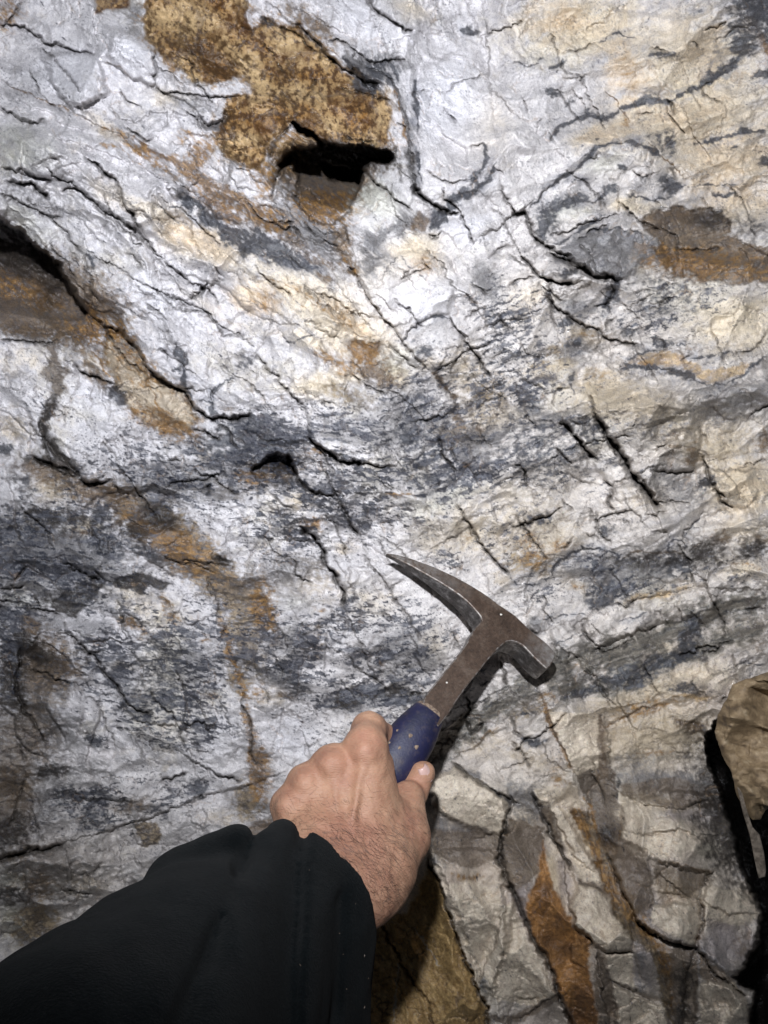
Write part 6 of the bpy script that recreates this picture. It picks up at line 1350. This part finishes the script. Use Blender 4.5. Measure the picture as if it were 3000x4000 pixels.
# ================================================================ loose slab at the right edge
SLB = [(3040,2610),(2960,2640),(2900,2655),(2862,2672),(2842,2723),(2805,2790),(2790,2860),(2806,2915),(2832,2970),(2862,3036),(2884,3120),(2905,3150),(2935,3205),(2968,3202),(2990,3165),(3060,3120),(3400,3000),(3700,2700),(3500,2500)]
SD = .600
def slab_f(X, Y, Z_):
    px = X / Y * F + 1500; py = 2000 - (Z_ - CAMZ) / Y * F
    u = (px - 1500); 
    w1 = 9 * fbm(px / 60, py / 60, 1401, 4, .6); w2 = 9 * fbm(px / 60 + 9, py / 60, 1402, 4, .6)
    x2 = (px + w1).ravel(); y2 = (py + w2).ravel()
    pts = SLB; ins_ = np.zeros(x2.shape, bool)
    for i in range(len(pts)):
        ax, ay = pts[i]; bx, by = pts[(i + 1) % len(pts)]
        if ay == by: continue
        ins_ ^= ((ay > y2) != (by > y2)) & (x2 < (bx - ax) * (y2 - ay) / (by - ay) + ax)
    d, _, _, _ = polydist(x2, y2, pts + [pts[0]])
    sd = np.where(ins_, -d, d).reshape(X.shape) * (SD / F)
    top = SD + .010 * fbm(px / 300, py / 300, 1411, 2) - .05 * (px - 2850) / 1000
    bed = -facets(px * .6 + py * .18, py * 1.6 - px * .4, 120, .8, 1421, bulge=.5) * .00022 + .0011 * ridged(px / 190 + py / 400, py / 40 - px / 130, 1431, 3) - facets(px, py, 190, .8, 1451, bulge=.4) * .00020 - facets(px, py, 48, .8, 1461, bulge=.4) * .00016
    fr2 = top - bed - Y
    edge = np.clip(.014 + sd, 0, .014)
    fr2 = fr2 + edge * edge * 40
    return np.maximum(np.maximum(sd, fr2), Y - (SD + .075 + .03 * fbm(px / 150, py / 150, 1441, 2))).astype(np.float32)
sv, sf = surface_nets(slab_f, (P(2700, 0, .56).x, .545, P(0, 3330, .6).z), (P(3330, 0, .6).x, .72, P(0, 2420, .6).z), .0014)
mslab = Mat('layered_tan_rock')
slab = newmesh('rock_slab', sv, sf, mslab.m, smooth=True)
px = sv[:, 0] / sv[:, 1] * F + 1500; py = 2000 - (sv[:, 2] - CAMZ) / sv[:, 1] * F
st_ = fbm(px / 110 + py / 220 + .8 * fbm(px / 90, py / 90, 1511, 2), py / 32 - px / 100 + 1.2 * fbm(px / 120, py / 120, 1512, 2), 1501, 5, .65); n_ = fbm(px / 40, py / 40, 1502, 4, .65)
t = np.clip(.52 + 1.0 * st_ + .35 * n_, 0, 1)[:, None]
cc = C(.12, .080, .042) * (1 - t) + C(.38, .275, .16) * t
dkm = sstep(.16, .38, st_ * .8 + n_ * .5)[:, None] * .5
cc = cc * (1 - dkm) + C(.50, .41, .28) * dkm
dk3 = sstep(.22, .42, -st_ * .9 + n_ * .4)[:, None] * .7
cc = cc * (1 - dk3) + C(.09, .065, .045) * dk3
vcol(slab, 'stone', cc)
av = mslab.n('ShaderNodeVertexColor', layer_name='stone'); fn_ = mslab.noise(500, 6, .7)
mslab.l(mslab.mix(1, av.outputs[0], mslab.ramp(fn_, [(.3, (.72,) * 3), (.7, (1.2,) * 3)]), 'MULTIPLY'), mslab.b.inputs['Base Color'])
mslab.b.inputs['Roughness'].default_value = .6
mslab.l(mslab.bump(fn_, .0012, .8), mslab.b.inputs['Normal'])
tag(slab, 'tan brown layered rock slab jutting out beside the black gap at the right edge', 'rock')
# thin splinter hanging below the slab
SP = [(2868,3036),(2882,3030),(2905,3130),(2940,3230),(2968,3262),(2985,3330),(2993,3400),(2990,3424),(2966,3430),(2950,3360),(2928,3262),(2900,3170)]
vs = []; fs = []
n = len(SP)
for dd, k in ((.602, .8), (.6055, 1), (.618, .9)):
    cx = sum(p[0] for p in SP) / n; cy = sum(p[1] for p in SP) / n
    for i, (a, b) in enumerate(SP):
        vs.append(P(a * (k if 0 else 1) + (1 - k) * 12 * (1 if a < 2930 else -1), b, dd + .002 * math.sin(i * 2.3)))
for r_ in range(2):
    for i in range(n):
        fs.append((r_ * n + i, r_ * n + (i + 1) % n, (r_ + 1) * n + (i + 1) % n, (r_ + 1) * n + i))
fs.append(tuple(range(n))); fs.append(tuple(2 * n + i for i in range(n))[::-1])
msp = Mat('grey_splinter'); fn_ = msp.noise(150, 8, .7)
msp.l(msp.ramp(fn_, [(.35, (.07, .055, .04)), (.65, (.28, .23, .18))]), msp.b.inputs['Base Color']); msp.b.inputs['Roughness'].default_value = .6
msp.l(msp.bump(fn_, .003, .9), msp.b.inputs['Normal'])
spl = newmesh('rock_splinter', [tuple(v) for v in vs], fs, msp.m)
bm = bmesh.new(); bm.from_mesh(spl.data); bmesh.ops.triangulate(bm, faces=bm.faces); bmesh.ops.recalc_face_normals(bm, faces=bm.faces); bm.to_mesh(spl.data); bm.free()
tag(spl, 'thin grey rock splinter hanging below the tan slab over the black gap', 'rock')

# tunnel floor far below the picture
gv = []; N_ = 60
for j in range(N_ + 1):
    for i in range(N_ + 1):
        x = -3 + 6 * i / N_; y = -3.2 + 4.6 * j / N_
        gv.append((x, y, -.05 + .06 * float(fbm(np.array([x * 1.3]), np.array([y * 1.3]), 1601, 4)[0])))
gf = [(j * (N_ + 1) + i, j * (N_ + 1) + i + 1, (j + 1) * (N_ + 1) + i + 1, (j + 1) * (N_ + 1) + i) for j in range(N_) for i in range(N_)]
mgd = Mat('muddy_rubble'); nn = mgd.noise(9, 10, .7)
mgd.l(mgd.ramp(nn, [(.3, (.06, .05, .04)), (.7, (.22, .19, .16))]), mgd.b.inputs['Base Color']); mgd.b.inputs['Roughness'].default_value = .8; mgd.l(mgd.bump(nn, .05, .8), mgd.b.inputs['Normal'])
gr = newmesh('ground', gv, gf, mgd.m, smooth=True); tag(gr, 'muddy tunnel floor of trodden rubble', kind='structure')
